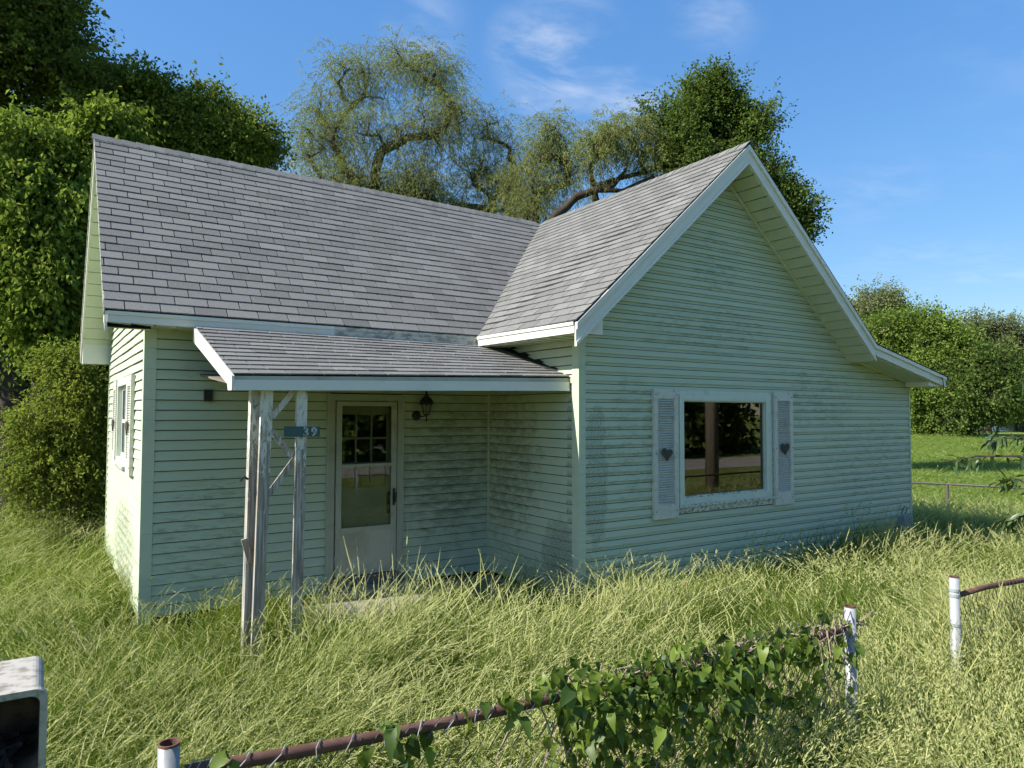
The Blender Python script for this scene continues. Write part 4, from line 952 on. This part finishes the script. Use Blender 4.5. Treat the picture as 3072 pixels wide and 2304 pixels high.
# the mown field to the right
lv = [clump(200+i, k) for i, k in enumerate(['lawn', 'lawn', 'lawn_tall', 'lawn_tall'])]
x = RNG.uniform(7.5, 60, 60000); y = RNG.uniform(-6, 40, 60000); ok, d = frame_mask(x, y, np.full(60000, GZ))
ok &= RNG.random(60000) < np.clip((12/np.maximum(d, 12))**.5, 0, 1); x, y, d = x[ok], y[ok], d[ok]; n = len(x)
fd = (x-BF[1][0])*(BF[3][1]-BF[1][1])-(y-BF[1][1])*(BF[3][0]-BF[1][0])          # side of the low fence
near = fd*np.sign((CAM[0]-BF[1][0])*(BF[3][1]-BF[1][1])-(CAM[1]-BF[1][1])*(BF[3][0]-BF[1][0])) > -.8
idx = np.where(near, RNG.integers(2, 4, n), RNG.integers(0, 2, n)); ws = 1+.12*np.maximum(d-10, 0)
scl = np.stack([ws, ws, np.where(near, RNG.uniform(.8, 1.4, n), RNG.uniform(.6, 1.0, n))], 1)
scatter('mown_grass', 'short sunlit green lawn stretching to the far drive', 'grass', np.stack([x, y, np.full(n, GZ)], 1), np.stack([RNG.normal(0, .1, n), RNG.normal(0, .1, n), RNG.uniform(0, 6.28, n)], 1), scl, idx, lv)

# ------------------------------------------------------------------ trees
def leaves(name, P, D, L_, W_, m, parent, droop=.3, flat=.6, fold=.12, shade=None):
    """leaf faces: P base points, D twig directions"""
    n = len(P); d = nrm(D*.7+RNG.normal(0, .5, (n, 3))+np.array([0, 0, -droop]))
    up = nrm(np.array([0, 0, 1.])*flat+RNG.normal(0, .6, (n, 3))); sd = nrm(np.cross(d, up)); nn = np.cross(sd, d)
    l_ = (L_*RNG.uniform(.65, 1.3, n))[:, None]; w_ = (W_*RNG.uniform(.7, 1.25, n))[:, None]
    v = np.stack([P, P+d*l_*.45+sd*w_*.5+nn*l_*fold, P+d*l_-nn*l_*fold*.6, P+d*l_*.45-sd*w_*.5+nn*l_*fold], 1).reshape(-1, 3)
    f = np.arange(4*n).reshape(-1, 4); r_ = np.clip(RNG.beta(2, 2, n) if shade is None else shade+RNG.normal(0, .22, n), 0, 1)
    return raw_mesh(name, v, f, r_, m, parent)
def bez(a, c, e, n): t = np.linspace(0, 1, n)[:, None]; return (1-t)**2*a+2*t*(1-t)*c+t*t*e
def tree(name, label, base, clumps, trunk_r, leaf_n, leaf_l, leaf_w, m, bark='bark', fork=None, nsub=16, spray=.16, droop=.3, twig_droop=0., group=None, cat='tree', sub_r=.012, hollow=.5, extra=None, twig=.4, lpt=9):
    base = np.array(base, float); root = thing(name, label, cat, base, group)
    cl = [np.array(c[:3], float)-base for c in clumps]; rad = [c[3] for c in clumps]
    rz = [c[4] if len(c) > 4 else c[3] for c in clumps]
    top = max(c[2] for c in cl); fork = fork if fork is not None else top*.38
    cen = np.mean(cl, 0); tb = MB(); wob = RNG.normal(0, .03*fork, 2)
    trunk = [V3(0, 0, -.3), V3(0, 0, .02), V3(wob[0]*.5, wob[1]*.5, fork*.5), V3(wob[0]+cen[0]*.12, wob[1]+cen[1]*.12, fork)]
    hi = V3(cen[0]*.7, cen[1]*.7, top*.82); trunk += list(bez(trunk[-1], (trunk[-1]+hi)/2+V3(*RNG.normal(0, .15, 2), 0), hi, 5)[1:])
    tr = [trunk_r*1.35, trunk_r*1.15, trunk_r, trunk_r*.85, trunk_r*.68, trunk_r*.5, trunk_r*.33, trunk_r*.12]
    # limbs grow from the nearest limb already there, so that boughs fork like a tree's
    NP = [np.array(p) for p in trunk[:4]]; PA = [-1, 0, 1, 2]; chains = []
    P, D, SHD, TW = [], [], [], []
    wts = np.array([r_**2 for r_ in rad]); cnt = np.maximum(1, (leaf_n*wts/wts.sum()).astype(int))
    f0 = NP[-1]; order = sorted(range(len(cl)), key=lambda i_: np.linalg.norm(cl[i_]-f0))
    for i_ in order:
        c, r_, z_, k = cl[i_], rad[i_], rz[i_], cnt[i_]
        A_ = np.array(NP[2:]); dv = c-A_; cost = np.linalg.norm(dv, axis=1)+1.6*np.maximum(A_[:, 2]-c[2]+.15*np.linalg.norm(dv, axis=1), 0)+.0*A_[:, 2]
        j = int(np.argmin(cost))+2; a = NP[j]; ln_ = np.linalg.norm(c-a)
        mid = (a+c)/2+V3(*RNG.normal(0, .10*ln_, 3))+V3(0, 0, .06*ln_); lim = bez(a, mid, c, 6)
        ids = [j]
        for q in lim[1:]: NP.append(q); PA.append(ids[-1]); ids.append(len(NP)-1)
        chains.append(ids)
        e = RNG.normal(0, 1, (nsub, 3)); e = nrm(e)*(RNG.random((nsub, 1))**hollow); e[:, 2] = e[:, 2]*.9+.08
        E_ = c+e*np.array([r_, r_, z_]); st = lim[RNG.integers(2, 6, nsub)]
        dirs = []
        for s_, q in zip(st, E_):
            m_ = (s_+q)/2+V3(*RNG.normal(0, .12*r_, 3))+V3(0, 0, .15*r_); bz = bez(s_, m_, q, 4); tb.tube(bz, np.linspace(sub_r*(.8+.4*r_), sub_r*.3, 4), 3, False); dirs.append((s_, m_, q))
        nt_ = max(2, k//lpt); w_ = RNG.integers(0, nsub, nt_); t = 1-RNG.random(nt_)**1.3*.7; t = t[:, None]
        s_, m_, q = (np.array([dd[i] for dd in dirs])[w_] for i in range(3))
        p = (1-t)**2*s_+2*t*(1-t)*m_+t*t*q+RNG.normal(0, .3*twig, (nt_, 3))
        d = nrm(nrm(q-m_)*.5+nrm(p-c)*.7+RNG.normal(0, .45, (nt_, 3))+np.array([0, 0, .1])); tl = (twig*RNG.uniform(.5, 1.35, nt_))[:, None]
        sv = (np.arange(lpt)+.6)/lpt
        pp = p[:, None, :]+d[:, None, :]*(tl*sv)[:, :, None]; pp[:, :, 2] -= (tl*twig_droop)*sv**2
        tg = d[:, None, :].repeat(lpt, 1).copy(); tg[:, :, 2] -= 2*twig_droop*sv[None]; tg = nrm(tg)
        tip = pp[:, -1, :]; TW.append(np.stack([p, (pp[:, lpt//2, :]), tip], 1))
        P.append((pp+RNG.normal(0, spray, pp.shape)).reshape(-1, 3)); D.append(tg.reshape(-1, 3)); SHD.append((np.clip(RNG.normal(.5, .16), .1, .9)+RNG.normal(0, .12, nt_)).repeat(lpt))
    Wt = np.zeros(len(NP))
    for ids in chains: Wt[ids[-1]] += 1
    for i_ in range(len(NP)-1, 0, -1): Wt[PA[i_]] += Wt[i_]
    rd = np.maximum(trunk_r*(Wt/max(Wt[0], 1))**.60, sub_r*1.6)
    tb.tube(NP[:4], [trunk_r*1.4, trunk_r*1.15, trunk_r, trunk_r*.92], 10)
    for ids in chains: tb.tube([NP[q] for q in ids], [min(rd[ids[0]], rd[ids[1]]*1.15)]+[rd[q] for q in ids[1:]], 7, False)
    if extra: extra(tb)
    t_ = tb.build('trunk', bark, root, True)
    tw = np.concatenate(TW); wv = nrm(RNG.normal(0, 1, (len(tw), 1, 3)))*twig*.006; vv = np.concatenate([tw-wv, tw+wv], 1).reshape(-1, 3); o6 = np.arange(len(tw))[:, None]*6
    raw_mesh('twigs', vv, np.concatenate([o6+np.array([[0, 1, 4, 3]]), o6+np.array([[1, 2, 5, 4]])]), np.zeros(2*len(tw)), bark, root)
    leaves('crown', np.concatenate(P), np.concatenate(D), leaf_l, leaf_w, m, root, droop, shade=np.concatenate(SHD))
    return root
def blobs(spec, n, seed, rmin, rmax, depth):
    """fill an outline (u, v, du, dv at a distance) with clumps spread through the crown's own depth"""
    rr = np.random.default_rng(seed); out = []
    for (u, v, du, dv, dist, k) in spec:
        c = at_d(u, v, dist); rx = du/FPX*K*dist; rz_ = dv/FPX*K*dist
        right = np.array([RT[0], RT[1], 0]); right /= np.linalg.norm(right); fwd = np.array([-right[1], right[0], 0])
        for _ in range(k):
            e = rr.normal(0, 1, 3); e = e/np.linalg.norm(e)*rr.random()**.38
            r_ = rr.uniform(rmin, rmax)
            out.append((*(c+right*e[0]*max(rx-r_*.6, .05)+fwd*e[1]*depth*rx+np.array([0, 0, e[2]*max(rz_-r_*.6, .05)])), r_))
    return out
def gpt(u, d):
    q = ray(u, 900); q = q/math.hypot(q[0], q[1]); return (CAM[0]+q[0]*d, CAM[1]+q[1]*d, GZ)

# left: a tall old maple behind, a fuller tree right of it, a young maple in front, dark woods low behind
tree('maple_tree', 'tallest dark maple at the left edge rising out of the picture', gpt(15, 22.5),
     blobs([(20, 150, 270, 200, 22, 30), (-60, -80, 230, 160, 22, 14), (120, 90, 100, 110, 21.5, 9), (30, 420, 180, 170, 22.5, 16), (205, 270, 95, 120, 21, 9), (-90, 300, 120, 260, 22, 10)], 0, 1, .8, 1.35, .8), .42, 90000, .12, .085, 'leaf_oldmaple', 'bark', 4.5, 18, .05, .35, sub_r=.010, twig=.6, lpt=9)
tree('maple_tree', 'yellow-green tree behind the left end of the ridge', gpt(420, 20.5),
     blobs([(400, 290, 110, 75, 20.5, 14), (330, 225, 60, 60, 20.5, 7), (480, 330, 75, 55, 20, 9), (545, 300, 38, 45, 20, 5), (460, 255, 32, 40, 20.5, 3), (525, 350, 50, 60, 20, 6), (300, 330, 70, 80, 21, 7), (360, 420, 160, 80, 20.5, 10)], 0, 2, .45, .85, .7), .24, 60000, .105, .07, 'leaf_shrub', 'bark', 4, 16, .045, .35, twig=.5, lpt=8, twig_droop=.15)
tree('maple_tree', 'young maple with bright drooping leaves left of the house', gpt(75, 16.5),
     blobs([(60, 320, 70, 60, 16.5, 6), (40, 440, 95, 90, 16.2, 9), (150, 470, 65, 80, 16.2, 7), (100, 580, 120, 90, 16.3, 10), (30, 640, 80, 90, 16.3, 7), (225, 290, 30, 45, 16.8, 4), (190, 380, 35, 60, 16.6, 4), (130, 700, 80, 60, 16.5, 6)], 0, 3, .5, .8, .8), .16, 42000, .12, .075, 'leaf_maple', 'bark', 2.0, 12, .05, .75, twig_droop=.5, twig=.45, lpt=8)
tree('woodland_tree', 'dark woodland tree with thick trunk low at the left edge', gpt(35, 20), blobs([(-60, 640, 150, 180, 21, 12), (130, 760, 130, 130, 22, 12), (20, 830, 140, 120, 22, 12)], 0, 4, .8, 1.3, .8), .40, 36000, .14, .09, 'leaf_dark', 'bark', 3.5, 14, .06, .35, twig=.6)
tree('woodland_tree', 'slim dark tree standing in shade behind the shrub', gpt(118, 18.5), blobs([(160, 640, 90, 140, 20, 10), (210, 800, 80, 120, 20, 9), (110, 900, 90, 80, 21, 7)], 0, 5, .7, 1.1, .8), .20, 26000, .13, .085, 'leaf_dark', 'bark', 3, 14, .06, .35, twig=.55)
tree('woodland_tree', 'far dark tree closing the gap at the left edge', gpt(-30, 30), blobs([(-20, 700, 190, 260, 30, 16), (60, 930, 150, 90, 31, 10), (170, 940, 110, 90, 31, 8), (200, 560, 120, 180, 31, 12)], 0, 6, 1.2, 2.0, .7), .35, 36000, .22, .15, 'leaf_dark', 'bark', 4, 14, .1, .35, twig=.8)
# shrub against the left wall
tree('shrub', 'tall yellow-green shrub growing against the left end wall', gpt(188, 13.4),
     blobs([(190, 830, 52, 60, 13.2, 9), (165, 920, 75, 70, 13.2, 12), (150, 1010, 85, 65, 13.2, 13), (190, 1080, 60, 60, 13.2, 10), (95, 950, 45, 30, 13.2, 7), (120, 800, 26, 26, 13.3, 4), (215, 940, 30, 100, 13.3, 7), (75, 1010, 40, 22, 13.2, 5), (70, 900, 30, 20, 13.3, 4), (60, 1060, 35, 15, 13.2, 4), (150, 785, 30, 20, 13.2, 4)], 0, 7, .2, .36, .75), .05, 46000, .055, .027, 'leaf_shrub', 'bark', .4, 12, .018, .2, twig_droop=.35, twig=.34, lpt=12, cat='shrub', sub_r=.007)
# willows behind the roof
tree('willow_tree', 'large airy willow rising behind the middle of the roof', gpt(905, 27),
     blobs([(775, 175, 95, 75, 27, 12), (930, 165, 85, 65, 27, 11), (700, 300, 75, 60, 27, 9), (830, 285, 90, 65, 26, 11), (960, 270, 100, 70, 26.5, 13), (1050, 275, 60, 45, 27, 6), (760, 385, 110, 55, 26.5, 12), (890, 385, 80, 55, 26, 8), (1010, 370, 80, 60, 27, 8), (905, 430, 90, 40, 26, 8), (690, 230, 40, 40, 27, 4), (1070, 400, 70, 60, 27, 8), (1100, 330, 40, 40, 27, 4), (800, 430, 130, 45, 27, 9), (660, 330, 40, 40, 27, 4), (860, 120, 60, 40, 27, 5), (1000, 450, 110, 40, 27, 7)], 0, 8, .6, 1.0, .8),
     .40, 120000, .095, .023, 'leaf_willow', 'bark_grey', 4.5, 16, .025, .6, twig_droop=.75, twig=.75, lpt=16, sub_r=.007)
tree('willow_tree', 'rounded willow just left of the roof valley', gpt(1165, 25),
     blobs([(1180, 320, 60, 50, 25, 9), (1160, 400, 60, 40, 25, 6), (1150, 450, 65, 35, 25, 7), (1225, 350, 35, 35, 25, 4), (1110, 380, 40, 40, 25.2, 5), (1190, 285, 50, 28, 25, 5), (1230, 400, 40, 30, 25, 4), (1100, 450, 50, 40, 25.4, 5)], 0, 9, .45, .75, .8), .22, 34000, .095, .023, 'leaf_willow', 'bark_grey', 4.5, 15, .025, .6, twig_droop=.75, twig=.65, lpt=16, sub_r=.006)
def lean_limb(b):
    o = V3(*gpt(1180, 24)); pts = [at_d(u, v, d)-o for u, v, d in ((1160, 560, 24), (1195, 470, 24), (1222, 448, 24), (1245, 425, 24), (1290, 410, 24), (1325, 400, 24), (1350, 370, 24), (1368, 320, 24))]
    b.tube(pts, [.2, .17, .15, .14, .12, .1, .06, .02], 8)
    b.tube([at_d(u, v, 24)-o for u, v in ((1290, 410), (1345, 412), (1400, 385), (1430, 378))], [.1, .07, .05, .02], 6)
    b.tube([at_d(u, v, 24)-o for u, v in ((1222, 448), (1236, 440), (1240, 425))], [.06, .04, .01], 6)
tree('willow_tree', 'leaning willow with bare crooked limb over the roof valley', gpt(1180, 24),
     blobs([(1330, 300, 60, 38, 24, 8), (1290, 330, 45, 40, 24, 5), (1385, 320, 45, 55, 24.3, 6), (1370, 280, 35, 28, 24, 3), (1300, 440, 35, 14, 24, 2), (1420, 360, 35, 35, 24.3, 3)], 0, 10, .5, .85, .8), .12, 26000, .095, .023, 'leaf_willow', 'bark', 3.0, 15, .025, .6, twig_droop=.75, twig=.6, lpt=16, sub_r=.006, extra=lean_limb)
tree('broadleaf_tree', 'dense dark green tree behind the gable peak', gpt(1560, 25),
     blobs([(1530, 235, 85, 60, 25, 13), (1545, 300, 125, 65, 25, 17), (1480, 350, 75, 60, 24.6, 10), (1600, 370, 80, 70, 25, 12), (1660, 440, 60, 60, 25.2, 8), (1725, 475, 48, 25, 25.2, 5), (1520, 200, 40, 35, 25, 4), (1620, 270, 38, 38, 25, 4), (1420, 250, 28, 22, 24.5, 2), (1500, 430, 120, 60, 25.2, 9), (1680, 520, 80, 60, 25.4, 6)], 0, 12, .45, .8, .75), .3, 95000, .105, .068, 'leaf_dark', 'bark', 4, 14, .05, .3, twig=.5, lpt=9, twig_droop=.1)
# far woods at the right
tree('far_tree', 'pale grey-green poplar above the far woods', gpt(1880, 98), blobs([(1880, 690, 70, 80, 98, 18), (1840, 740, 60, 90, 98, 10), (1920, 700, 30, 60, 98, 5)], 0, 13, 1.6, 2.8, .7), .5, 30000, .30, .18, 'leaf_pale', 'bark_grey', 6, 14, .14, .3, sub_r=.05, twig=1.5, lpt=9, twig_droop=.1)
tree('far_tree', 'bright green oak in the middle of the far woods', gpt(1960, 84), blobs([(1930, 740, 70, 60, 84, 14), (2010, 735, 75, 65, 84, 16), (1980, 810, 95, 60, 83, 16), (2060, 780, 50, 60, 83, 9), (1900, 800, 50, 70, 84, 8)], 0, 14, 1.6, 2.8, .7), .5, 52000, .30, .19, 'leaf_far', 'bark', 4, 14, .14, .3, sub_r=.05, twig=1.5, lpt=9, twig_droop=.1)
tree('far_tree', 'thin pale tree with open crown at the right end of woods', gpt(2130, 104), blobs([(2120, 720, 55, 35, 104, 9), (2180, 735, 45, 35, 104, 8), (2150, 780, 70, 40, 104, 9), (2230, 760, 50, 60, 104, 8)], 0, 15, 1.5, 2.5, .7), .5, 20000, .30, .16, 'leaf_pale', 'bark', 8, 14, .14, .3, sub_r=.06, twig=1.5, lpt=9, twig_droop=.1)
tree('far_tree', 'dark leafy tree between oak and shed in far woods', gpt(2090, 80), blobs([(2080, 840, 70, 60, 80, 14), (2130, 830, 45, 70, 81, 9), (2070, 890, 90, 35, 80, 10), (2000, 890, 70, 35, 80, 9)], 0, 16, 1.4, 2.4, .7), .4, 40000, .28, .18, 'leaf_dark', 'bark', 3, 14, .14, .3, sub_r=.05, twig=1.5, lpt=9, twig_droop=.1)
tree('far_tree', 'broad green tree rising behind the white shed', gpt(2220, 112), blobs([(2190, 820, 60, 50, 112, 12), (2260, 810, 80, 70, 112, 12), (2180, 870, 60, 40, 111, 8)], 0, 17, 1.8, 3.0, .7), .5, 32000, .32, .2, 'leaf_far', 'bark', 4, 14, .14, .3, sub_r=.06, twig=1.5, lpt=9, twig_droop=.1)
tree('far_tree', 'low dark tree at woods edge just right of the gable wall', gpt(1965, 80), blobs([(1985, 870, 50, 50, 79, 10), (1930, 850, 60, 60, 80, 9), (1990, 905, 60, 22, 79, 7)], 0, 18, 1.2, 2.2, .7), .35, 28000, .27, .18, 'leaf_far', 'bark', 2.5, 14, .14, .3, sub_r=.05, twig=1.5, lpt=9, twig_droop=.1)

# ------------------------------------------------------------------ peach branches reaching in from the right
PB = at_d(2420, 1250, 7.6)
peach = thing('peach_tree', 'small tree with long narrow drooping leaves at the right edge', 'tree', (PB[0], PB[1], GZ))
fork_ = at_d(2360, 1130, 7.6)
limbs = []
for pts in (((2360, 1130), (2290, 1030), (2200, 985), (2110, 985), (2045, 998)), ((2360, 1130), (2300, 1010), (2235, 950), (2170, 945), (2135, 955)), ((2360, 1130), (2290, 1120), (2210, 1115), (2165, 1130)), ((2360, 1130), (2280, 1075), (2200, 1035), (2160, 1040)),
            ((2360, 1130), (2310, 960), (2260, 870), (2205, 815)), ((2360, 1130), (2300, 1160), (2240, 1160), (2195, 1150))):
    limbs.append([at_d(u, v, 7.6+RNG.normal(0, .12)) for u, v in pts])
def pb(b):
    b.tube([(PB[0], PB[1], GZ-.2), (PB[0]+.03, PB[1], .3), fork_], [.06, .05, .035], 8)
    for l in limbs: b.tube(l, np.linspace(.022, .004, len(l)), 6)
part('branches', 'bark', peach, pb, True)
def leaf_proto(L_, W_, m, heart=False, curl=.12):
    """one leaf with a midrib fold: a mesh shared by many leaves"""
    V, F = [], []
    n = 5; pr = [(0, .0), (.18, .62), (.42, 1.), (.72, .62), (1., 0)] if not heart else [(0, .35), (-.10, .80), (.22, 1.), (.62, .55), (1., 0)]
    for i, (t, wd) in enumerate(pr):
        z = -curl*L_*(max(t, 0)**2); V += [(-wd*W_/2, t*L_, z+.10*W_*wd), (0, (t if i else .0)*L_, z), (wd*W_/2, t*L_, z+.10*W_*wd)]
    for i in range(n-1):
        a = 3*i; F += [(a, a+1, a+4, a+3), (a+1, a+2, a+5, a+4)]
    return np.array(V), np.array(F)
def leaf_meshes(tag_, L_, W_, m, k, heart=False, curl=.12):
    out = []
    for i in range(k):
        V, F = leaf_proto(L_*RNG.uniform(.8, 1.2), W_*RNG.uniform(.85, 1.15), m, heart, curl*RNG.uniform(.3, 2))
        out.append(raw_mesh(tag_, V, F, np.full(len(F), i/(k-1)), m, False))
    return out
def place_leaf(me, parent, p, d, up, s):
    d = nrm(np.array(d, float)); x = nrm(np.cross(d, np.array(up, float))); z = np.cross(x, d)
    o = bpy.data.objects.new('leaf', me); COL.objects.link(o); o.parent = parent
    Mx = Matrix.Identity(4)
    for i in range(3): Mx[i][0], Mx[i][1], Mx[i][2], Mx[i][3] = x[i]*s, d[i]*s, z[i]*s, p[i]
    o.matrix_basis = Mx; return o
pm = leaf_meshes('leaf', .125, .030, 'leaf_peach', 6, False, .22)
cnt = 0
for l in limbs:
    L_ = np.array(l)
    for k in range(44):
        f = 1-random.random()**1.1*.72; t = f*(len(l)-1); i = min(int(t), len(l)-2); p = L_[i]+(L_[i+1]-L_[i])*(t-i)
        dr = nrm(L_[i+1]-L_[i]); dd = dr*.5+RNG.normal(0, .5, 3)+np.array([0, 0, -.75])
        place_leaf(random.choice(pm), peach, p+RNG.normal(0, .02, 3), dd, RNG.normal(0, .4, 3)+np.array([0, 0, 1]), random.uniform(.8, 1.2)); cnt += 1
put(peach)

# ------------------------------------------------------------------ vine over the front fence
vine = thing('bindweed_vine', 'broad-leaved green vine smothering the middle of the rusty fence', 'vine', (-1.9, FYY, GZ))
def rail_at(x):
    xs = [p[0] for p in railp]; return np.interp(x, xs, [p[2] for p in railp])
X0, X1 = at_y(1180, 1500, FYY)[0], P1[0]-.05
def stems(b):
    for _ in range(60):
        x = random.uniform(X0-.1, X1); z = rail_at(x); pts = [V3(x, FYY+random.uniform(-.08, .1), z+random.uniform(.0, .07))]
        for k in range(6): pts.append(pts[-1]+V3(random.uniform(-.11, .11), random.uniform(-.05, .05), -random.uniform(.02, .2)))
        b.tube(pts, .0028, 4, False)
    for _ in range(30):
        x = random.uniform(X0, X1); pts = [V3(x+k*.05, FYY+random.uniform(-.05, .05), rail_at(x+k*.05)+random.uniform(-.04, .07)) for k in range(7)]
        b.tube(pts, .0035, 4, False)
part('stem', 'pole_wood', vine, stems)
vm = leaf_meshes('leaf', .075, .042, 'leaf_vine', 9, True, .5)
VL = []
def vine_pt():
    x = X0+(X1-X0)*random.betavariate(1.15, 1.3); zt = rail_at(x)
    if random.random() < .42: z = zt+random.gauss(.02, .045)
    else: z = zt-abs(random.gauss(0, .27))
    dens = 1 if x < X0+(X1-X0)*.72 else .5
    return (x, FYY+random.gauss(-.03, .075), z) if random.random() < dens else None
while len(VL) < 1250:
    q = vine_pt()
    if q and q[2] > GZ+.03: VL.append((np.array(q), random.choice((.35, .5, .6, .75, .9, 1.0, 1.2))))
for u, v in ((480, 1652), (830, 1600), (845, 1570), (870, 1610), (900, 1590), (1090, 1500), (1105, 1545), (1120, 1520), (1000, 1540), (935, 1600), (790, 1620), (1150, 1495), (1060, 1525), (860, 1640)):
    for _ in range(2): VL.append((at_y(u, v, FYY-.04)+RNG.normal(0, .02, 3), random.uniform(.8, 1.2)))
VL.sort(key=lambda q: -(q[1]/max(proj(q[0])[2], .5) + (0.25 if q[0][1] < FYY-.02 else 0)))
rv, rf, ra = [], [], []
for i, (p, s_) in enumerate(VL):
    d = V3(random.gauss(0, .55), random.gauss(-.35, .35), random.gauss(-.75, .4)); up = V3(random.gauss(-.3, .4), random.gauss(-.6, .4), random.gauss(.75, .35)); k = random.randrange(9)
    if i < 300: place_leaf(vm[k], vine, p, d, up, s_)
    else:
        me = vm[k]; co = np.array([v_.co[:] for v_ in me.vertices]); d = nrm(d); x = nrm(np.cross(d, up)); z = np.cross(x, d)
        o = len(rv); rv += list(p+s_*(co[:, :1]*x+co[:, 1:2]*d+co[:, 2:]*z)); rf += [[o+j for j in f_.vertices] for f_ in me.polygons]; ra += [k/8]*len(me.polygons)
raw_mesh('leaf_mass', np.array(rv), np.array(rf), np.array(ra), 'leaf_vine', vine)['kind'] = 'stuff'
for c in vine.children:
    if c.name.startswith('leaf_mass') or c.name.startswith('stem'): pass
put(vine)

# ------------------------------------------------------------------ far shed, ornament, poles, things across the road
SH0 = at_z(2165, 932, GZ); sd = at_z(2165, 932, GZ)[0:2]
ex = nrm(V3(RT[0], RT[1], 0)); ey = V3(-ex[1], ex[0], 0); hsc = np.linalg.norm(SH0-CAM)/FPX*K
shed = thing('shed', 'small white shed with grey roof at the far right edge', 'shed', tuple(SH0))
def sp(a, b_, z): return SH0+ex*a*hsc+ey*b_+V3(0, 0, z*hsc)
def boxo(b, a0, a1, d0, d1, z0, z1): b.prism([sp(a0, d0, z0), sp(a1, d0, z0), sp(a1, d1, z0), sp(a0, d1, z0)], V3(0, 0, (z1-z0)*hsc))
part('wall', 'white_paint', shed, lambda b: boxo(b, 0, 110, 0, 5, 0, 41))
part('roof', 'far_roof', shed, lambda b: b.add([sp(-6, -.4, 43), sp(116, -.4, 43), sp(116, 5.4, 43), sp(-6, 5.4, 43), sp(14, 2.5, 64), sp(96, 2.5, 64)], [(0, 1, 5, 4), (1, 2, 5), (2, 3, 4, 5), (3, 0, 4), (3, 2, 1, 0)]))
part('eave', 'white_paint', shed, lambda b: boxo(b, -6.5, 116.5, -.42, 5.42, 40.6, 43))
part('grille', 'far_roof', shed, lambda b: boxo(b, 24, 46, -.5, -.1, 1, 17))
put(shed)
H0 = at_z(2131, 928.5, GZ); hy = thing('hydrant', 'tiny white hydrant-shaped ornament left of the far shed', 'hydrant', tuple(H0)); u1 = np.linalg.norm(H0-CAM)/FPX*K
part('barrel', 'white_paint', hy, lambda b: b.lathe(tuple(H0), [(4.6*u1, 0), (4.6*u1, 1.2*u1), (3.0*u1, 2*u1), (3.0*u1, 8*u1), (3.4*u1, 8.6*u1)], 12), True)
part('bonnet', 'white_paint', hy, lambda b: b.lathe(tuple(H0+V3(0, 0, 8.6*u1)), [(3.6*u1, 0), (3.2*u1, 1.6*u1), (2.0*u1, 3.2*u1), (.9*u1, 3.9*u1), (.8*u1, 4.6*u1)], 12), True)
for s_ in (-1, 1): part('nozzle', 'white_paint', hy, lambda b: b.tube([H0+V3(0, 0, 6.4*u1), H0+ex*s_*5.4*u1+V3(0, 0, 6.4*u1)], 1.5*u1, 8))
put(hy)
def pole(label, p, h, r_, arm=True):
    o = thing('utility_pole', label, 'utility pole', p)
    part('shaft', 'pole_wood', o, lambda b: b.tube([V3(*p)-V3(0, 0, .3), V3(*p)+V3(0, 0, h*.5), V3(*p)+V3(.0, 0, h)], [r_*1.1, r_, r_*.75], 12), True)
    if arm:
        part('crossarm', 'pole_wood', o, lambda b: b.box(p[0]-1.2, p[0]+1.2, p[1]-.06, p[1]+.06, p[2]+h-.7, p[2]+h-.58))
        for q in (-1.1, -.6, .6, 1.1): part('insulator', 'galv', o, lambda b: b.lathe((p[0]+q, p[1], p[2]+h-.58), [(.03, 0), (.05, .05), (.03, .12)], 8))
    put(o); return o
pole('brown wooden utility pole by the road, mirrored in the picture window', (8.75, -7.55, GZ), 9.5, .15)
g = at_z(2163, 925, GZ); pole('slender grey pole standing against the far woods', (g[0]-4, g[1]+1, GZ), 9.2, .14, False)

# white house and trees across the road (seen only as reflections)
nh = thing('neighbour_house', 'white house across the road, mirrored dimly in the window', 'house', (15, -33, GZ))
part('wall', 'white_paint', nh, lambda b: (b.box(10, 20, -36, -30, GZ, 3.0), b.prism([V3(10, -30, 3.0), V3(20, -30, 3.0), V3(20, -33, 5.2), V3(10, -33, 5.2)], V3(0, -.1, 0))))
part('roof', 'far_roof', nh, lambda b: (b.prism([V3(9.5, -29.5, 2.9), V3(20.5, -29.5, 2.9), V3(20.5, -33, 5.4), V3(9.5, -33, 5.4)], V3(0, 0, .1)), b.prism([V3(9.5, -36.5, 2.9), V3(9.5, -33, 5.4), V3(20.5, -33, 5.4), V3(20.5, -36.5, 2.9)], V3(0, 0, .1))))
for x in (11.5, 14.2, 18.0):
    wn = part('window', 'white_paint', nh, lambda b: (b.box(x-.6, x+.6, -29.99, -29.94, .9, 1.0), b.box(x-.6, x+.6, -29.99, -29.94, 2.2, 2.3), b.box(x-.6, x-.5, -29.99, -29.94, 1.0, 2.2), b.box(x+.5, x+.6, -29.99, -29.94, 1.0, 2.2)))
    part('pane', 'dark', wn, lambda b: b.box(x-.5, x+.5, -29.99, -29.97, 1.0, 2.2))
put(nh)
lab = ['dense tree across the road, mirrored left in the picture window', 'dense tree across the road, mirrored behind the pole', 'dense tree across the road, mirrored right in the picture window', 'broad tree across the road opposite the porch', 'broad tree across the road opposite the left wall']
for i, (x, y) in enumerate(((11, -23.0), (18.5, -22.5), (26, -23), (3, -24), (-7, -24))):
    rr = np.random.default_rng(40+i)
    cl = [(x+rr.normal(0, 2.4), y+rr.normal(0, 1.4), rr.uniform(.6, 5.5), rr.uniform(1.1, 1.7)) for _ in range(20)]
    tree('roadside_tree', lab[i], (x, y, GZ), cl, .3, 16000, .40, .28, 'leaf_dark', 'bark', 2.5, 12, .12, .3, twig=1.0, group='trees across the road')
